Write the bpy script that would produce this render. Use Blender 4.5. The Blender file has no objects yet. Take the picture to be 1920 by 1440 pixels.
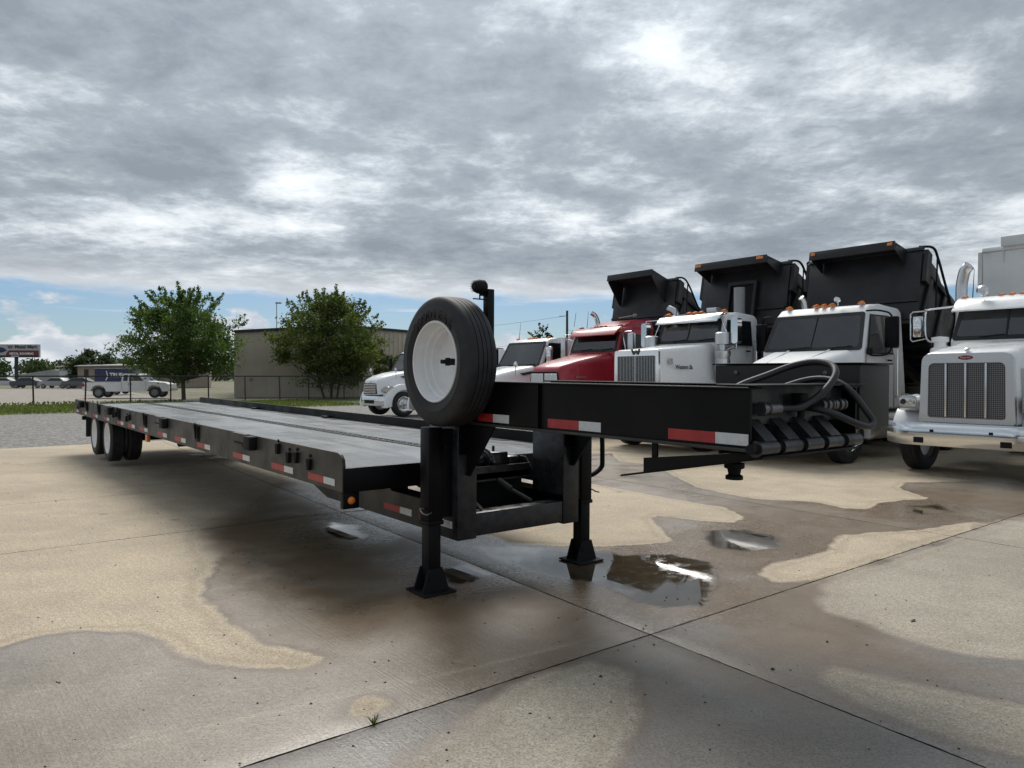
import bpy, bmesh, math, random
import numpy as np
from mathutils import Vector, Matrix

R = math.radians
S = bpy.context.scene
C = S.collection

# ------------------------------------------------------------------ camera
cam_d = bpy.data.cameras.new("camera")
cam_d.sensor_width = 36.0
cam_d.lens = 26.25
cam_d.clip_start = 0.1
cam_d.clip_end = 6000
cam = bpy.data.objects.new("camera", cam_d)
C.objects.link(cam)
cam.location = (0, 0, 1.6)
cam.rotation_euler = (R(90 - 0.573), 0, 0)
S.camera = cam

# ------------------------------------------------------------------ light
SUN_EL, SUN_AZ = R(48), R(-8)          # azimuth measured from +Y towards +X
sd = Vector((math.sin(SUN_AZ) * math.cos(SUN_EL), math.cos(SUN_AZ) * math.cos(SUN_EL), math.sin(SUN_EL)))
sun_d = bpy.data.lights.new("sun", 'SUN')
sun_d.energy = 1.5
sun_d.angle = R(32)
sun_d.color = (1.0, 0.95, 0.87)
sun = bpy.data.objects.new("sun", sun_d)
C.objects.link(sun)
sun.rotation_euler = (-sd).to_track_quat('-Z', 'Y').to_euler()

S.view_settings.view_transform = 'Standard'
S.view_settings.look = 'None'
S.view_settings.exposure = 0.78
S.view_settings.gamma = 1.0
S.view_settings.use_curve_mapping = False
S.cycles.max_bounces = 6
S.cycles.caustics_reflective = False
S.cycles.caustics_refractive = False


# ------------------------------------------------------------------ node helpers
class NT:
    def __init__(self, tree):
        self.t = tree
        self.n = tree.nodes
        self.l = tree.links

    def new(self, kind, **kw):
        nd = self.n.new(kind)
        for k, v in kw.items():
            setattr(nd, k, v)
        return nd

    def put(self, sock, v):
        if isinstance(v, bpy.types.NodeSocket):
            self.l.new(v, sock)
        elif v is not None:
            try:
                sock.default_value = v
            except Exception:
                sock.default_value = tuple(v) + (1.0,)

    def math(self, op, a, b=None, c=None, clamp=False):
        nd = self.new('ShaderNodeMath', operation=op, use_clamp=clamp)
        for i, v in enumerate((a, b, c)):
            self.put(nd.inputs[i], v)
        return nd.outputs[0]

    def vmath(self, op, a, b=None, scale=None):
        nd = self.new('ShaderNodeVectorMath', operation=op)
        self.put(nd.inputs[0], a)
        if b is not None:
            self.put(nd.inputs[1], b)
        if scale is not None:
            self.put(nd.inputs['Scale'], scale)
        return nd.outputs['Value'] if op in ('DOT_PRODUCT', 'LENGTH') else nd.outputs[0]

    def noise(self, vec, scale, detail=4, rough=0.5, dist=0.0, dim='3D'):
        nd = self.new('ShaderNodeTexNoise', noise_dimensions=dim)
        self.put(nd.inputs['Vector'], vec)
        nd.inputs['Scale'].default_value = scale
        nd.inputs['Detail'].default_value = detail
        nd.inputs['Roughness'].default_value = rough
        nd.inputs['Distortion'].default_value = dist
        return nd.outputs[0]

    def ramp(self, fac, stops, interp='LINEAR'):
        nd = self.new('ShaderNodeValToRGB')
        cr = nd.color_ramp
        cr.interpolation = interp
        while len(cr.elements) < len(stops):
            cr.elements.new(0.5)
        for e, (p, c) in zip(cr.elements, stops):
            e.position = p
            e.color = (c, c, c, 1) if isinstance(c, (int, float)) else tuple(c) + (1,)
        self.put(nd.inputs[0], fac)
        return nd.outputs[0]

    def smooth(self, v, a, b, lo=0.0, hi=1.0):
        nd = self.new('ShaderNodeMapRange', interpolation_type='SMOOTHSTEP')
        for s, x in zip(nd.inputs[:5], (v, a, b, lo, hi)):
            self.put(s, x)
        return nd.outputs[0]

    def mix(self, fac, a, b, blend='MIX'):
        nd = self.new('ShaderNodeMix', data_type='RGBA', blend_type=blend)
        self.put(nd.inputs[0], fac)
        self.put(nd.inputs[6], a)
        self.put(nd.inputs[7], b)
        return nd.outputs[2]

    def fmix(self, fac, a, b):
        nd = self.new('ShaderNodeMix', data_type='FLOAT')
        self.put(nd.inputs[0], fac)
        self.put(nd.inputs[2], a)
        self.put(nd.inputs[3], b)
        return nd.outputs[0]

    def bump(self, height, strength=0.3, dist=0.01):
        nd = self.new('ShaderNodeBump')
        nd.inputs['Strength'].default_value = strength
        nd.inputs['Distance'].default_value = dist
        self.put(nd.inputs['Height'], height)
        return nd.outputs[0]


# ------------------------------------------------------------------ sky
W = bpy.data.worlds.new("World")
S.world = W
W.use_nodes = True
W.node_tree.nodes.clear()
t = NT(W.node_tree)
STR = 0.1
out = t.new('ShaderNodeOutputWorld')
bg = t.new('ShaderNodeBackground')
bg.inputs['Strength'].default_value = STR
t.l.new(bg.outputs[0], out.inputs[0])
sky = t.new('ShaderNodeTexSky', sky_type='NISHITA')
sky.sun_disc = False
sky.sun_elevation = SUN_EL
sky.sun_rotation = SUN_AZ
sky.altitude = 100
sky.air_density = 1.0
sky.dust_density = 0.6
sky.ozone_density = 1.6
tc = t.new('ShaderNodeTexCoord')
d = t.vmath('NORMALIZE', tc.outputs['Generated'])
sep = t.new('ShaderNodeSeparateXYZ')
t.l.new(d, sep.inputs[0])
dx, dy, dz = sep.outputs
zc = t.math('MAXIMUM', dz, 0.0)
den = t.math('ADD', zc, 0.13)
cmb = t.new('ShaderNodeCombineXYZ')
t.put(cmb.inputs[0], t.math('DIVIDE', dx, den))
t.put(cmb.inputs[1], t.math('DIVIDE', dy, den))
cmb.inputs[2].default_value = 3.1
P = cmb.outputs[0]
big = t.noise(P, 0.62, 3, 0.5, 0.3)
mid = t.noise(P, 1.9, 11, 0.64, 0.15)
fine = t.noise(P, 7.0, 10, 0.68, 0.2)
dens = t.math('ADD', t.math('MULTIPLY', big, 0.42), t.math('ADD', t.math('MULTIPLY', mid, 0.38), t.math('MULTIPLY', fine, 0.20)))
lum = t.ramp(dens, [(0.38, (0.60, 0.60, 0.60)), (0.435, (0.47, 0.48, 0.49)), (0.468, (0.345, 0.36, 0.38)),
                    (0.51, (0.240, 0.257, 0.280)), (0.585, (0.172, 0.187, 0.211))])
sdot = t.vmath('DOT_PRODUCT', d, tuple(sd))
glow = t.math('POWER', t.math('MAXIMUM', sdot, 0.0), 6.0)
lum = t.mix(1.0, lum, t.math('ADD', 0.92, t.math('MULTIPLY', glow, 0.55)), 'MULTIPLY')
lum = t.vmath('MULTIPLY', lum, (0.947, 1.0, 1.03))
cloud = t.vmath('SCALE', lum, scale=1.0 / STR)
# lower edge of the cloud deck and the few holes in it
edge = t.math('ADD', dz, t.math('MULTIPLY', t.math('SUBTRACT', mid, 0.5), 0.045))
cover = t.smooth(edge, 0.098, 0.112)
hole = t.smooth(dens, 0.315, 0.35)
cover = t.math('MULTIPLY', cover, hole)
# bright rim along the deck's lower edge
rim = t.math('MULTIPLY', t.smooth(edge, 0.16, 0.10), 0.55)
cloud = t.mix(rim, cloud, t.vmath('SCALE', (0.50, 0.52, 0.54), scale=1.0 / STR))
# heaped clouds low on the horizon
az = t.math('ARCTAN2', dx, dy)
cm2 = t.new('ShaderNodeCombineXYZ')
t.put(cm2.inputs[0], t.math('MULTIPLY', az, 1.0))
t.put(cm2.inputs[1], t.math('MULTIPLY', dz, 2.1))
cm2.inputs[2].default_value = 4.3
cn = t.noise(cm2.outputs[0], 7.0, 7, 0.55, 0.2)
heap = t.smooth(t.math('SUBTRACT', cn, t.math('MULTIPLY', dz, 2.9)), 0.345, 0.40)
cn2 = t.noise(cm2.outputs[0], 22.0, 5, 0.6)
hcol = t.mix(t.smooth(cn2, 0.35, 0.65), (0.31, 0.345, 0.39), (0.46, 0.475, 0.495))
hcol = t.vmath('SCALE', hcol, scale=1.0 / STR)
# thin streaks across the clear band
cm3 = t.new('ShaderNodeCombineXYZ')
t.put(cm3.inputs[0], t.math('MULTIPLY', az, 3.0))
t.put(cm3.inputs[1], t.math('MULTIPLY', dz, 60.0))
st = t.noise(cm3.outputs[0], 1.3, 5, 0.6, 0.4)
streak = t.math('MULTIPLY', t.smooth(st, 0.56, 0.74), 0.65)
blue = t.vmath('MULTIPLY', sky.outputs[0], (0.30, 0.365, 0.455))
base = t.mix(streak, blue, t.vmath('SCALE', (0.45, 0.48, 0.525), scale=1.0 / STR))
base = t.mix(heap, base, hcol)
allsky = t.mix(cover, base, cloud)
below = t.smooth(dz, -0.02, 0.0)
allsky = t.mix(below, (1.2, 1.15, 1.0), allsky)
t.put(bg.inputs['Color'], allsky)


# ------------------------------------------------------------------ materials
MATS = {}


def mat(name, col, rough=0.5, metal=0.0, spec=0.5, noise=None, bump=None, coat=0.0, emit=None, rnoise=None, ior=None):
    """principled material with optional colour noise (scale, amount) and bump (scale, strength)"""
    m = bpy.data.materials.new(name)
    m.use_nodes = True
    k = NT(m.node_tree)
    b = m.node_tree.nodes['Principled BSDF']
    b.inputs['Roughness'].default_value = rough
    b.inputs['Metallic'].default_value = metal
    b.inputs['Specular IOR Level'].default_value = spec
    b.inputs['Coat Weight'].default_value = coat
    b.inputs['Coat Roughness'].default_value = 0.06
    if ior:
        b.inputs['IOR'].default_value = ior
    co = k.new('ShaderNodeTexCoord').outputs['Object']
    c = tuple(col) + (1,)
    if noise:
        n = k.noise(co, noise[0], 6, 0.6)
        f = k.smooth(n, 0.3, 0.7)
        lo = tuple(x * (1 - noise[1]) for x in col)
        hi = tuple(min(1, x * (1 + noise[1])) for x in col)
        k.put(b.inputs['Base Color'], k.mix(f, lo, hi))
    else:
        b.inputs['Base Color'].default_value = c
    if rnoise:
        n = k.noise(co, rnoise[0], 5, 0.6)
        k.put(b.inputs['Roughness'], k.smooth(n, 0.3, 0.7, max(0.02, rough - rnoise[1]), min(1, rough + rnoise[1])))
    if bump:
        k.put(b.inputs['Normal'], k.bump(k.noise(co, bump[0], 4, 0.6), bump[1], 0.01))
    MATS[name] = m
    return m


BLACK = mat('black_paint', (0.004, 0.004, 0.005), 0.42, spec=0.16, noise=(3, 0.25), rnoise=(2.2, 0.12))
BLACK_LIT = mat('lit_black_paint', (0.030, 0.027, 0.023), 0.48, noise=(1.4, 0.25), rnoise=(3, 0.12))  # lighter trailer black, with light on near rail and flange put into the colour
BLACK_MATT = mat('black_matt', (0.006, 0.006, 0.0065), 0.7, spec=0.3)
DUMP_BLACK = mat('dump_black', (0.016, 0.016, 0.019), 0.5, spec=0.5, noise=(1.2, 0.35), rnoise=(1.6, 0.15))
DUMP_WHITE = mat('dump_white', (0.70, 0.71, 0.71), 0.5, noise=(1.5, 0.08))
BLACK_WORN_LIT = mat('worn_lit_black_paint', (0.020, 0.020, 0.023), 0.38, noise=(14, 0.5), rnoise=(9, 0.15), bump=(40, 0.08))  # worn black, lightened: light on posts and cross tie is put into it
RUBBER = mat('tyre_rubber', (0.021, 0.021, 0.0235), 0.62, spec=0.4, noise=(9, 0.3), bump=(60, 0.08))
RUBBER_TEXT = mat('tyre_lettering', (0.005, 0.005, 0.005), 0.5, spec=0.3)
HOSE = mat('hose_rubber', (0.018, 0.018, 0.02), 0.5, bump=(120, 0.1))
WHITE_RIM = mat('white_wheel_paint', (0.86, 0.86, 0.86), 0.38, noise=(6, 0.06))
WHITE = mat('white_truck_paint', (0.84, 0.85, 0.86), 0.32, coat=0.35, noise=(1.3, 0.05), rnoise=(3, 0.1))
WHITE_FLAT = mat('white_truck_paint_dull', (0.81, 0.82, 0.83), 0.40, noise=(1.0, 0.07))
RED = mat('red_truck_paint', (0.34, 0.012, 0.028), 0.36, coat=0.3, noise=(1.1, 0.18))
CHROME = mat('chrome', (0.72, 0.73, 0.74), 0.12, metal=1.0, bump=(3.0, 0.05))
ALU = mat('brushed_aluminium', (0.62, 0.63, 0.65), 0.3, metal=1.0, rnoise=(1.5, 0.06))
BAR = mat('grille_bar_metal', (0.40, 0.41, 0.42), 0.25, metal=1.0)
STEEL = mat('worn_steel', (0.16, 0.16, 0.165), 0.45, metal=0.8, noise=(12, 0.3))


def glass_material():
    m = bpy.data.materials.new('cab_glass')
    m.use_nodes = True
    k = NT(m.node_tree)
    k.n.clear()
    o = k.new('ShaderNodeOutputMaterial')
    tr = k.new('ShaderNodeBsdfTransparent')
    tr.inputs[0].default_value = (0.68, 0.78, 0.75, 1)
    gl = k.new('ShaderNodeBsdfGlossy')
    gl.inputs['Roughness'].default_value = 0.015
    fr = k.new('ShaderNodeFresnel')
    fr.inputs['IOR'].default_value = 2.3
    mx = k.new('ShaderNodeMixShader')
    k.l.new(fr.outputs[0], mx.inputs[0])
    k.l.new(tr.outputs[0], mx.inputs[1])
    k.l.new(gl.outputs[0], mx.inputs[2])
    k.l.new(mx.outputs[0], o.inputs[0])
    return m


GLASS = glass_material()
LINING = mat('cab_lining', (0.34, 0.345, 0.34), 0.8, noise=(3, 0.2))
SEAT = mat('seat_cloth', (0.035, 0.036, 0.04), 0.85)
GLASS_SIDE = mat('side_glass', (0.012, 0.015, 0.016), 0.04, spec=0.6)
GASKET = mat('window_rubber', (0.01, 0.01, 0.01), 0.6)
AMBER = mat('amber_lens', (0.75, 0.22, 0.03), 0.22, spec=0.6)
TAPE_RED = mat('red_reflector_tape', (0.40, 0.025, 0.028), 0.4, noise=(20, 0.15))
TAPE_WHITE = mat('white_reflector_tape', (0.66, 0.67, 0.68), 0.35, noise=(40, 0.08))
RED_LENS = mat('red_lens', (0.35, 0.01, 0.015), 0.2)
LAMP = mat('headlamp_glass', (0.55, 0.56, 0.57), 0.08, metal=0.75)
GRILLE_DARK = mat('grille_dark', (0.02, 0.02, 0.022), 0.6)
GREYP = mat('grey_primer', (0.25, 0.26, 0.27), 0.5)
BADGE = mat('badge_dark', (0.05, 0.055, 0.06), 0.4)
BADGE_RED = mat('badge_red', (0.20, 0.008, 0.012), 0.3)
BARK = mat('bark', (0.07, 0.055, 0.042), 0.9, noise=(6, 0.4), bump=(14, 0.5))
FENCE_M = mat('fence_dark_steel', (0.030, 0.024, 0.020), 0.6)
WIRE = mat('fence_wire', (0.10, 0.10, 0.10), 0.5)
WOOD_POLE = mat('pole_wood', (0.085, 0.065, 0.05), 0.9, noise=(5, 0.3))
TAN = mat('tan_wall', (0.58, 0.515, 0.435), 0.7, noise=(0.6, 0.1))
TAN_FAR = mat('tan_far_wall', (0.32, 0.27, 0.21), 0.8, noise=(0.4, 0.12))
DARKTRIM = mat('dark_trim', (0.03, 0.03, 0.032), 0.6)
CREAM_TRIM = mat('cream_trim', (0.55, 0.53, 0.49), 0.6)
BLUE_SIGN = mat('blue_sign', (0.012, 0.022, 0.075), 0.4, noise=(2, 0.4))
SIGN_WHITE = mat('sign_white', (0.72, 0.73, 0.74), 0.5)
SIGN_RED = mat('sign_red', (0.16, 0.02, 0.03), 0.5)
GREY_ROOF = mat('grey_roof', (0.33, 0.33, 0.34), 0.5, noise=(0.5, 0.15))


def mesh_grille():
    m = mat('grille_mesh', (0.05, 0.05, 0.055), 0.4, metal=0.6)
    k = NT(m.node_tree)
    b = m.node_tree.nodes['Principled BSDF']
    co = k.new('ShaderNodeTexCoord').outputs['Object']
    v = k.new('ShaderNodeTexVoronoi')
    v.inputs['Scale'].default_value = 34
    v.inputs['Randomness'].default_value = 0.0
    k.l.new(co, v.inputs['Vector'])
    f = k.smooth(v.outputs['Distance'], 0.36, 0.52)
    k.put(b.inputs['Base Color'], k.mix(f, (0.018, 0.018, 0.019), (0.19, 0.19, 0.20)))
    return m


GRILLE_MESH = mesh_grille()


def deck_material():
    m = mat('wet_deck', (0.1, 0.1, 0.1), 0.3)
    k = NT(m.node_tree)
    b = m.node_tree.nodes['Principled BSDF']
    co = k.new('ShaderNodeTexCoord').outputs['Object']
    st = k.vmath('MULTIPLY', co, (0.35, 1.4, 1.0))
    n1 = k.noise(st, 2.2, 6, 0.6, 0.3)
    cr = k.vmath('MULTIPLY', co, (9.0, 0.9, 1.0))
    n2 = k.noise(cr, 1.1, 4, 0.6)
    f = k.smooth(n1, 0.3, 0.7)
    k.put(b.inputs['Base Color'], k.mix(f, (0.13, 0.136, 0.14), (0.185, 0.19, 0.195)))
    r = k.math('ADD', k.smooth(n1, 0.35, 0.7, 0.25, 0.36), k.math('MULTIPLY', k.math('SUBTRACT', n2, 0.5), 0.22))
    k.put(b.inputs['Roughness'], r)
    k.put(b.inputs['Normal'], k.bump(k.math('ADD', n2, k.math('MULTIPLY', k.noise(co, 40, 3), 0.3)), 0.10, 0.01))
    return m


DECK = deck_material()


def leaf_material(name, dark, light):
    m = bpy.data.materials.new(name)
    m.use_nodes = True
    k = NT(m.node_tree)
    k.n.clear()
    o = k.new('ShaderNodeOutputMaterial')
    g = k.new('ShaderNodeNewGeometry')
    rnd = g.outputs['Random Per Island']
    co = k.new('ShaderNodeTexCoord').outputs['Object']
    n = k.noise(co, 0.9, 3, 0.5)
    f = k.math('ADD', k.math('MULTIPLY', rnd, 0.55), k.smooth(n, 0.35, 0.65, 0.0, 0.45))
    c = k.mix(f, dark, light)
    df = k.new('ShaderNodeBsdfPrincipled')
    df.inputs['Roughness'].default_value = 0.55
    df.inputs['Specular IOR Level'].default_value = 0.3
    k.put(df.inputs['Base Color'], c)
    tr = k.new('ShaderNodeBsdfTranslucent')
    k.put(tr.inputs['Color'], k.mix(1.0, c, (1.5, 1.6, 0.7), 'MULTIPLY'))
    mx = k.new('ShaderNodeMixShader')
    mx.inputs[0].default_value = 0.45
    k.l.new(df.outputs[0], mx.inputs[1])
    k.l.new(tr.outputs[0], mx.inputs[2])
    k.l.new(mx.outputs[0], o.inputs[0])
    return m


LEAF_A = leaf_material('leaf_deep', (0.028, 0.052, 0.020), (0.125, 0.19, 0.052))
LEAF_B = leaf_material('leaf_olive', (0.034, 0.054, 0.018), (0.15, 0.18, 0.055))
LEAF_FAR = leaf_material('leaf_far', (0.020, 0.034, 0.020), (0.06, 0.085, 0.04))
GRASS_M = leaf_material('grass_blades', (0.06, 0.085, 0.03), (0.14, 0.165, 0.06))


# ------------------------------------------------------------------ mesh builder
def link(o):
    C.objects.link(o)
    return o


def tag(o, label=None, cat=None, group=None, kind=None):
    if label:
        o['label'] = label
    if cat:
        o['category'] = cat
    if group:
        o['group'] = group
    if kind:
        o['kind'] = kind
    return o


def empty(name, loc=(0, 0, 0), rot=(0, 0, 0), label=None, cat=None, group=None):
    o = bpy.data.objects.new(name, None)
    o.empty_display_size = 0.3
    o.location = loc
    o.rotation_euler = rot
    link(o)
    return tag(o, label, cat, group)


class B:
    def __init__(self):
        self.bm = bmesh.new()

    def _bev(self, faces, r, seg=2):
        if r > 0:
            ed = {e for f in faces for e in f.edges}
            bmesh.ops.bevel(self.bm, geom=list(ed), offset=r, segments=seg, affect='EDGES', clamp_overlap=True, profile=0.5)

    def hexa(self, p, bev=0, seg=2):
        """eight corners: bottom four then top four, same winding"""
        v = [self.bm.verts.new(q) for q in p]
        fs = [(3, 2, 1, 0), (4, 5, 6, 7), (0, 1, 5, 4), (1, 2, 6, 5), (2, 3, 7, 6), (3, 0, 4, 7)]
        f = [self.bm.faces.new([v[i] for i in q]) for q in fs]
        self._bev(f, bev, seg)
        return self

    def box(self, x0, x1, y0, y1, z0, z1, bev=0, seg=2):
        return self.hexa([(x0, y0, z0), (x1, y0, z0), (x1, y1, z0), (x0, y1, z0),
                          (x0, y0, z1), (x1, y0, z1), (x1, y1, z1), (x0, y1, z1)], bev, seg)

    def prism(self, poly, a0, a1, axis='y', bev=0, seg=2, inset=None):
        """polygon in the plane across axis; inset(z)->scale lets the ends lean in"""
        def at(p, a):
            if axis == 'y':
                return (p[0], a, p[1])
            if axis == 'x':
                return (a, p[0], p[1])
            return (p[0], p[1], a)
        if inset:
            v0 = [self.bm.verts.new(at(p, a0 * inset(p[1]))) for p in poly]
            v1 = [self.bm.verts.new(at(p, a1 * inset(p[1]))) for p in poly]
        else:
            v0 = [self.bm.verts.new(at(p, a0)) for p in poly]
            v1 = [self.bm.verts.new(at(p, a1)) for p in poly]
        n = len(poly)
        f = [self.bm.faces.new(v0), self.bm.faces.new(list(reversed(v1)))]
        for i in range(n):
            j = (i + 1) % n
            f.append(self.bm.faces.new([v0[j], v0[i], v1[i], v1[j]]))
        self._bev(f, bev, seg)
        return self

    def loft(self, rings, cap=True):
        rs = [[self.bm.verts.new(p) for p in r] for r in rings]
        n = len(rs[0])
        for a, b in zip(rs, rs[1:]):
            for i in range(n):
                j = (i + 1) % n
                self.bm.faces.new([a[i], a[j], b[j], b[i]])
        if cap:
            self.bm.faces.new(list(reversed(rs[0])))
            self.bm.faces.new(rs[-1])
        return self

    def cyl(self, p0, p1, r0, r1=None, n=16, cap=True):
        r1 = r0 if r1 is None else r1
        return self.tube([p0, p1], [r0, r1], n, cap)

    def tube(self, pts, r, n=8, cap=True):
        pts = [Vector(p) for p in pts]
        rr = r if isinstance(r, (list, tuple)) else [r] * len(pts)
        rings = []
        up = None
        for i, p in enumerate(pts):
            tdir = (pts[min(i + 1, len(pts) - 1)] - pts[max(i - 1, 0)]).normalized()
            if up is None:
                up = Vector((0, 0, 1)) if abs(tdir.z) < 0.9 else Vector((1, 0, 0))
            sx = tdir.cross(up)
            if sx.length < 1e-4:
                sx = tdir.cross(Vector((0, 1, 0)))
            sx.normalize()
            up = sx.cross(tdir).normalized()
            rings.append([p + sx * math.cos(2 * math.pi * k / n) * rr[i] + up * math.sin(2 * math.pi * k / n) * rr[i] for k in range(n)])
        return self.loft(rings, cap)

    def lathe(self, prof, c=(0, 0, 0), axis='y', n=40, closed=True):
        """profile of (radius, height) turned round the axis"""
        rings = []
        for k in range(n):
            a = 2 * math.pi * k / n
            ring = []
            for r, hh in prof:
                u, v = r * math.cos(a), r * math.sin(a)
                p = {'y': (u, hh, v), 'x': (hh, u, v), 'z': (u, v, hh)}[axis]
                ring.append((p[0] + c[0], p[1] + c[1], p[2] + c[2]))
            rings.append([self.bm.verts.new(p) for p in ring])
        m = len(prof)
        for k in range(n):
            a, b = rings[k], rings[(k + 1) % n]
            for i in range(m if closed else m - 1):
                j = (i + 1) % m
                if prof[i][0] < 1e-6 and prof[j][0] < 1e-6:
                    continue
                try:
                    self.bm.faces.new([a[i], a[j], b[j], b[i]])
                except ValueError:
                    pass
        return self

    def xf(self, M):
        bmesh.ops.transform(self.bm, matrix=M, verts=self.bm.verts)
        return self

    def out(self, name, m, parent=None, loc=None, rot=None, sharp=0.6, smooth=True):
        bm = self.bm
        bmesh.ops.remove_doubles(bm, verts=bm.verts, dist=1e-5)
        bmesh.ops.recalc_face_normals(bm, faces=bm.faces)
        if smooth:
            for f in bm.faces:
                f.smooth = True
            for e in bm.edges:
                if len(e.link_faces) == 2 and e.calc_face_angle(0) > sharp:
                    e.smooth = False
        me = bpy.data.meshes.new(name)
        bm.to_mesh(me)
        bm.free()
        me.materials.append(m)
        o = bpy.data.objects.new(name, me)
        if parent:
            o.parent = parent
        if loc:
            o.location = loc
        if rot:
            o.rotation_euler = rot
        return link(o)


def copy_tree(o, parent=None):
    c = o.copy()
    link(c)
    if parent is not None:
        c.parent = parent
    for ch in [x for x in bpy.data.objects if x.parent == o]:
        copy_tree(ch, c)
    return c


def smooth_path(pts, k=8):
    """Catmull-Rom through the points"""
    P = [Vector(p) for p in pts]
    P = [P[0] * 2 - P[1]] + P + [P[-1] * 2 - P[-2]]
    res = []
    for i in range(1, len(P) - 2):
        a, b, c, dd = P[i - 1:i + 3]
        for j in range(k):
            u = j / k
            res.append(0.5 * ((2 * b) + (c - a) * u + (2 * a - 5 * b + 4 * c - dd) * u * u + (3 * b - a - 3 * c + dd) * u ** 3))
    res.append(P[-2])
    return res


def rrect(x, hw0, hw1, z0, z1, r0, r1, n=4, crown=0.0):
    """rounded trapezoid ring in the y-z plane at x; bottom half width hw0, top hw1"""
    pts = []
    for (cy, cz, r, a0) in ((hw0 - r0, z0 + r0, r0, -90), (hw1 - r1, z1 - r1, r1, 0), (-hw1 + r1, z1 - r1, r1, 90), (-hw0 + r0, z0 + r0, r0, 180)):
        for i in range(n + 1):
            a = R(a0 + 90 * i / n)
            y, z = cy + r * math.cos(a), cz + r * math.sin(a)
            if z > (z0 + z1) / 2 and crown:
                z += crown * (1 - (y / hw1) ** 2)
            pts.append((x, y, z))
    return pts


def text_mesh(body, size, m, name, parent=None, depth=0.004, align='CENTER', shear=0.0, squeeze=1.0, bold=0.0):
    cu = bpy.data.curves.new('txt', 'FONT')
    cu.body = body
    cu.size = size
    cu.extrude = depth
    cu.align_x = align
    cu.align_y = 'CENTER'
    cu.shear = shear
    cu.resolution_u = 2
    cu.offset = bold
    tmp = bpy.data.objects.new('txt', cu)
    C.objects.link(tmp)
    bpy.context.view_layer.update()
    me = bpy.data.meshes.new_from_object(tmp.evaluated_get(bpy.context.evaluated_depsgraph_get()))
    bpy.data.objects.remove(tmp)
    if squeeze != 1.0:
        me.transform(Matrix.Diagonal((squeeze, 1, 1, 1)))
    me.name = name
    me.materials.clear()
    me.materials.append(m)
    o = bpy.data.objects.new(name, me)
    if parent:
        o.parent = parent
    return link(o)


def flat_mesh(name, pts, m, z):
    me = bpy.data.meshes.new(name)
    me.from_pydata([(x, y, z) for x, y in pts], [], [list(range(len(pts)))])
    me.materials.append(m)
    me.update()
    if me.polygons[0].normal.z < 0:
        me.flip_normals()
    return link(bpy.data.objects.new(name, me))


# ================================================================== GROUND
E1 = np.array([0.780, 0.625])
E2 = np.array([-0.566, 0.824])
J0 = np.array([0.86, 4.63])


def lat(a, b):
    return J0 + E1 * a + E2 * b


DRY = [
    [(-12.51, 12.87), (-11.29, 16.47), (-9.67, 17.36), (-7.00, 15.56), (-4.24, 13.49), (-3.46, 11.55), (-3.15, 9.18), (-3.30, 8.03), (-3.13, 7.37), (-2.53, 6.33), (-2.36, 5.64), (-2.25, 5.38), (-1.96, 4.99), (-1.72, 4.68), (-1.49, 4.43), (-1.23, 4.32), (-1.04, 4.19), (-1.12, 4.06), (-1.40, 4.09), (-1.69, 4.12), (-1.90, 4.29), (-2.13, 4.55), (-2.38, 4.69), (-2.72, 4.70), (-2.97, 4.56), (-3.02, 4.40), (-3.79, 3.90), (-8, 5)],
    [(-0.38, 8.82), (0.00, 10.00), (0.80, 11.26), (1.19, 11.14), (1.75, 10.23), (2.15, 9.70), (2.60, 9.11), (2.64, 8.48), (2.42, 8.18), (2.07, 8.27), (1.67, 8.62), (1.57, 8.39), (1.55, 7.75), (1.56, 7.20), (1.27, 7.11), (0.88, 7.04), (0.50, 7.04), (0.00, 7.16), (-0.33, 7.62)],
    [(2.11, 15.56), (3.88, 16.47), (7.64, 16.72), (10.44, 15.56), (10.48, 12.87), (7.84, 11.43), (5.95, 11.26), (5.55, 10.72), (5.48, 9.78), (5.10, 9.66), (4.68, 9.49), (4.32, 9.03), (4.08, 9.00), (3.86, 9.49), (3.14, 9.78), (2.68, 10.72), (2.61, 11.79), (2.60, 13.49), (2.00, 14.00)],
    [(3.06, 7.13), (3.34, 7.54), (4.15, 7.75), (4.70, 8.03), (5.31, 8.27), (5.67, 8.48), (4.36, 7.44), (3.28, 6.57), (2.54, 5.97), (2.24, 5.80), (2.05, 5.80), (2.01, 5.99), (2.09, 6.24), (2.29, 6.42), (2.60, 6.61), (2.89, 6.81)],
    [(2.51, 5.86), (3.51, 6.65), (5.77, 8.42), (8.86, 10.00), (5.61, 3.77), (2.88, 4.19), (2.58, 4.31), (2.39, 4.52), (2.30, 4.87), (2.12, 5.07), (2.37, 5.61)],
    [(1.67, 3.99), (1.78, 4.06), (1.97, 3.94), (2.21, 3.77), (2.45, 3.58), (2.90, 3.27), (2.44, 2.75), (2.14, 3.12), (1.93, 3.30), (1.77, 3.53), (1.66, 3.80)],
    [(0.00, 3.84), (0.17, 4.03), (0.45, 4.19), (0.64, 4.08), (0.62, 3.59), (0.41, 3.05), (0.17, 2.62), (-0.49, 2.62), (-0.44, 3.09), (-0.20, 3.43)],
    [(-0.79, 3.51), (-0.79, 3.65), (-0.73, 3.71), (-0.63, 3.67), (-0.58, 3.59), (-0.62, 3.53), (-0.70, 3.48)],
]
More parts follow.
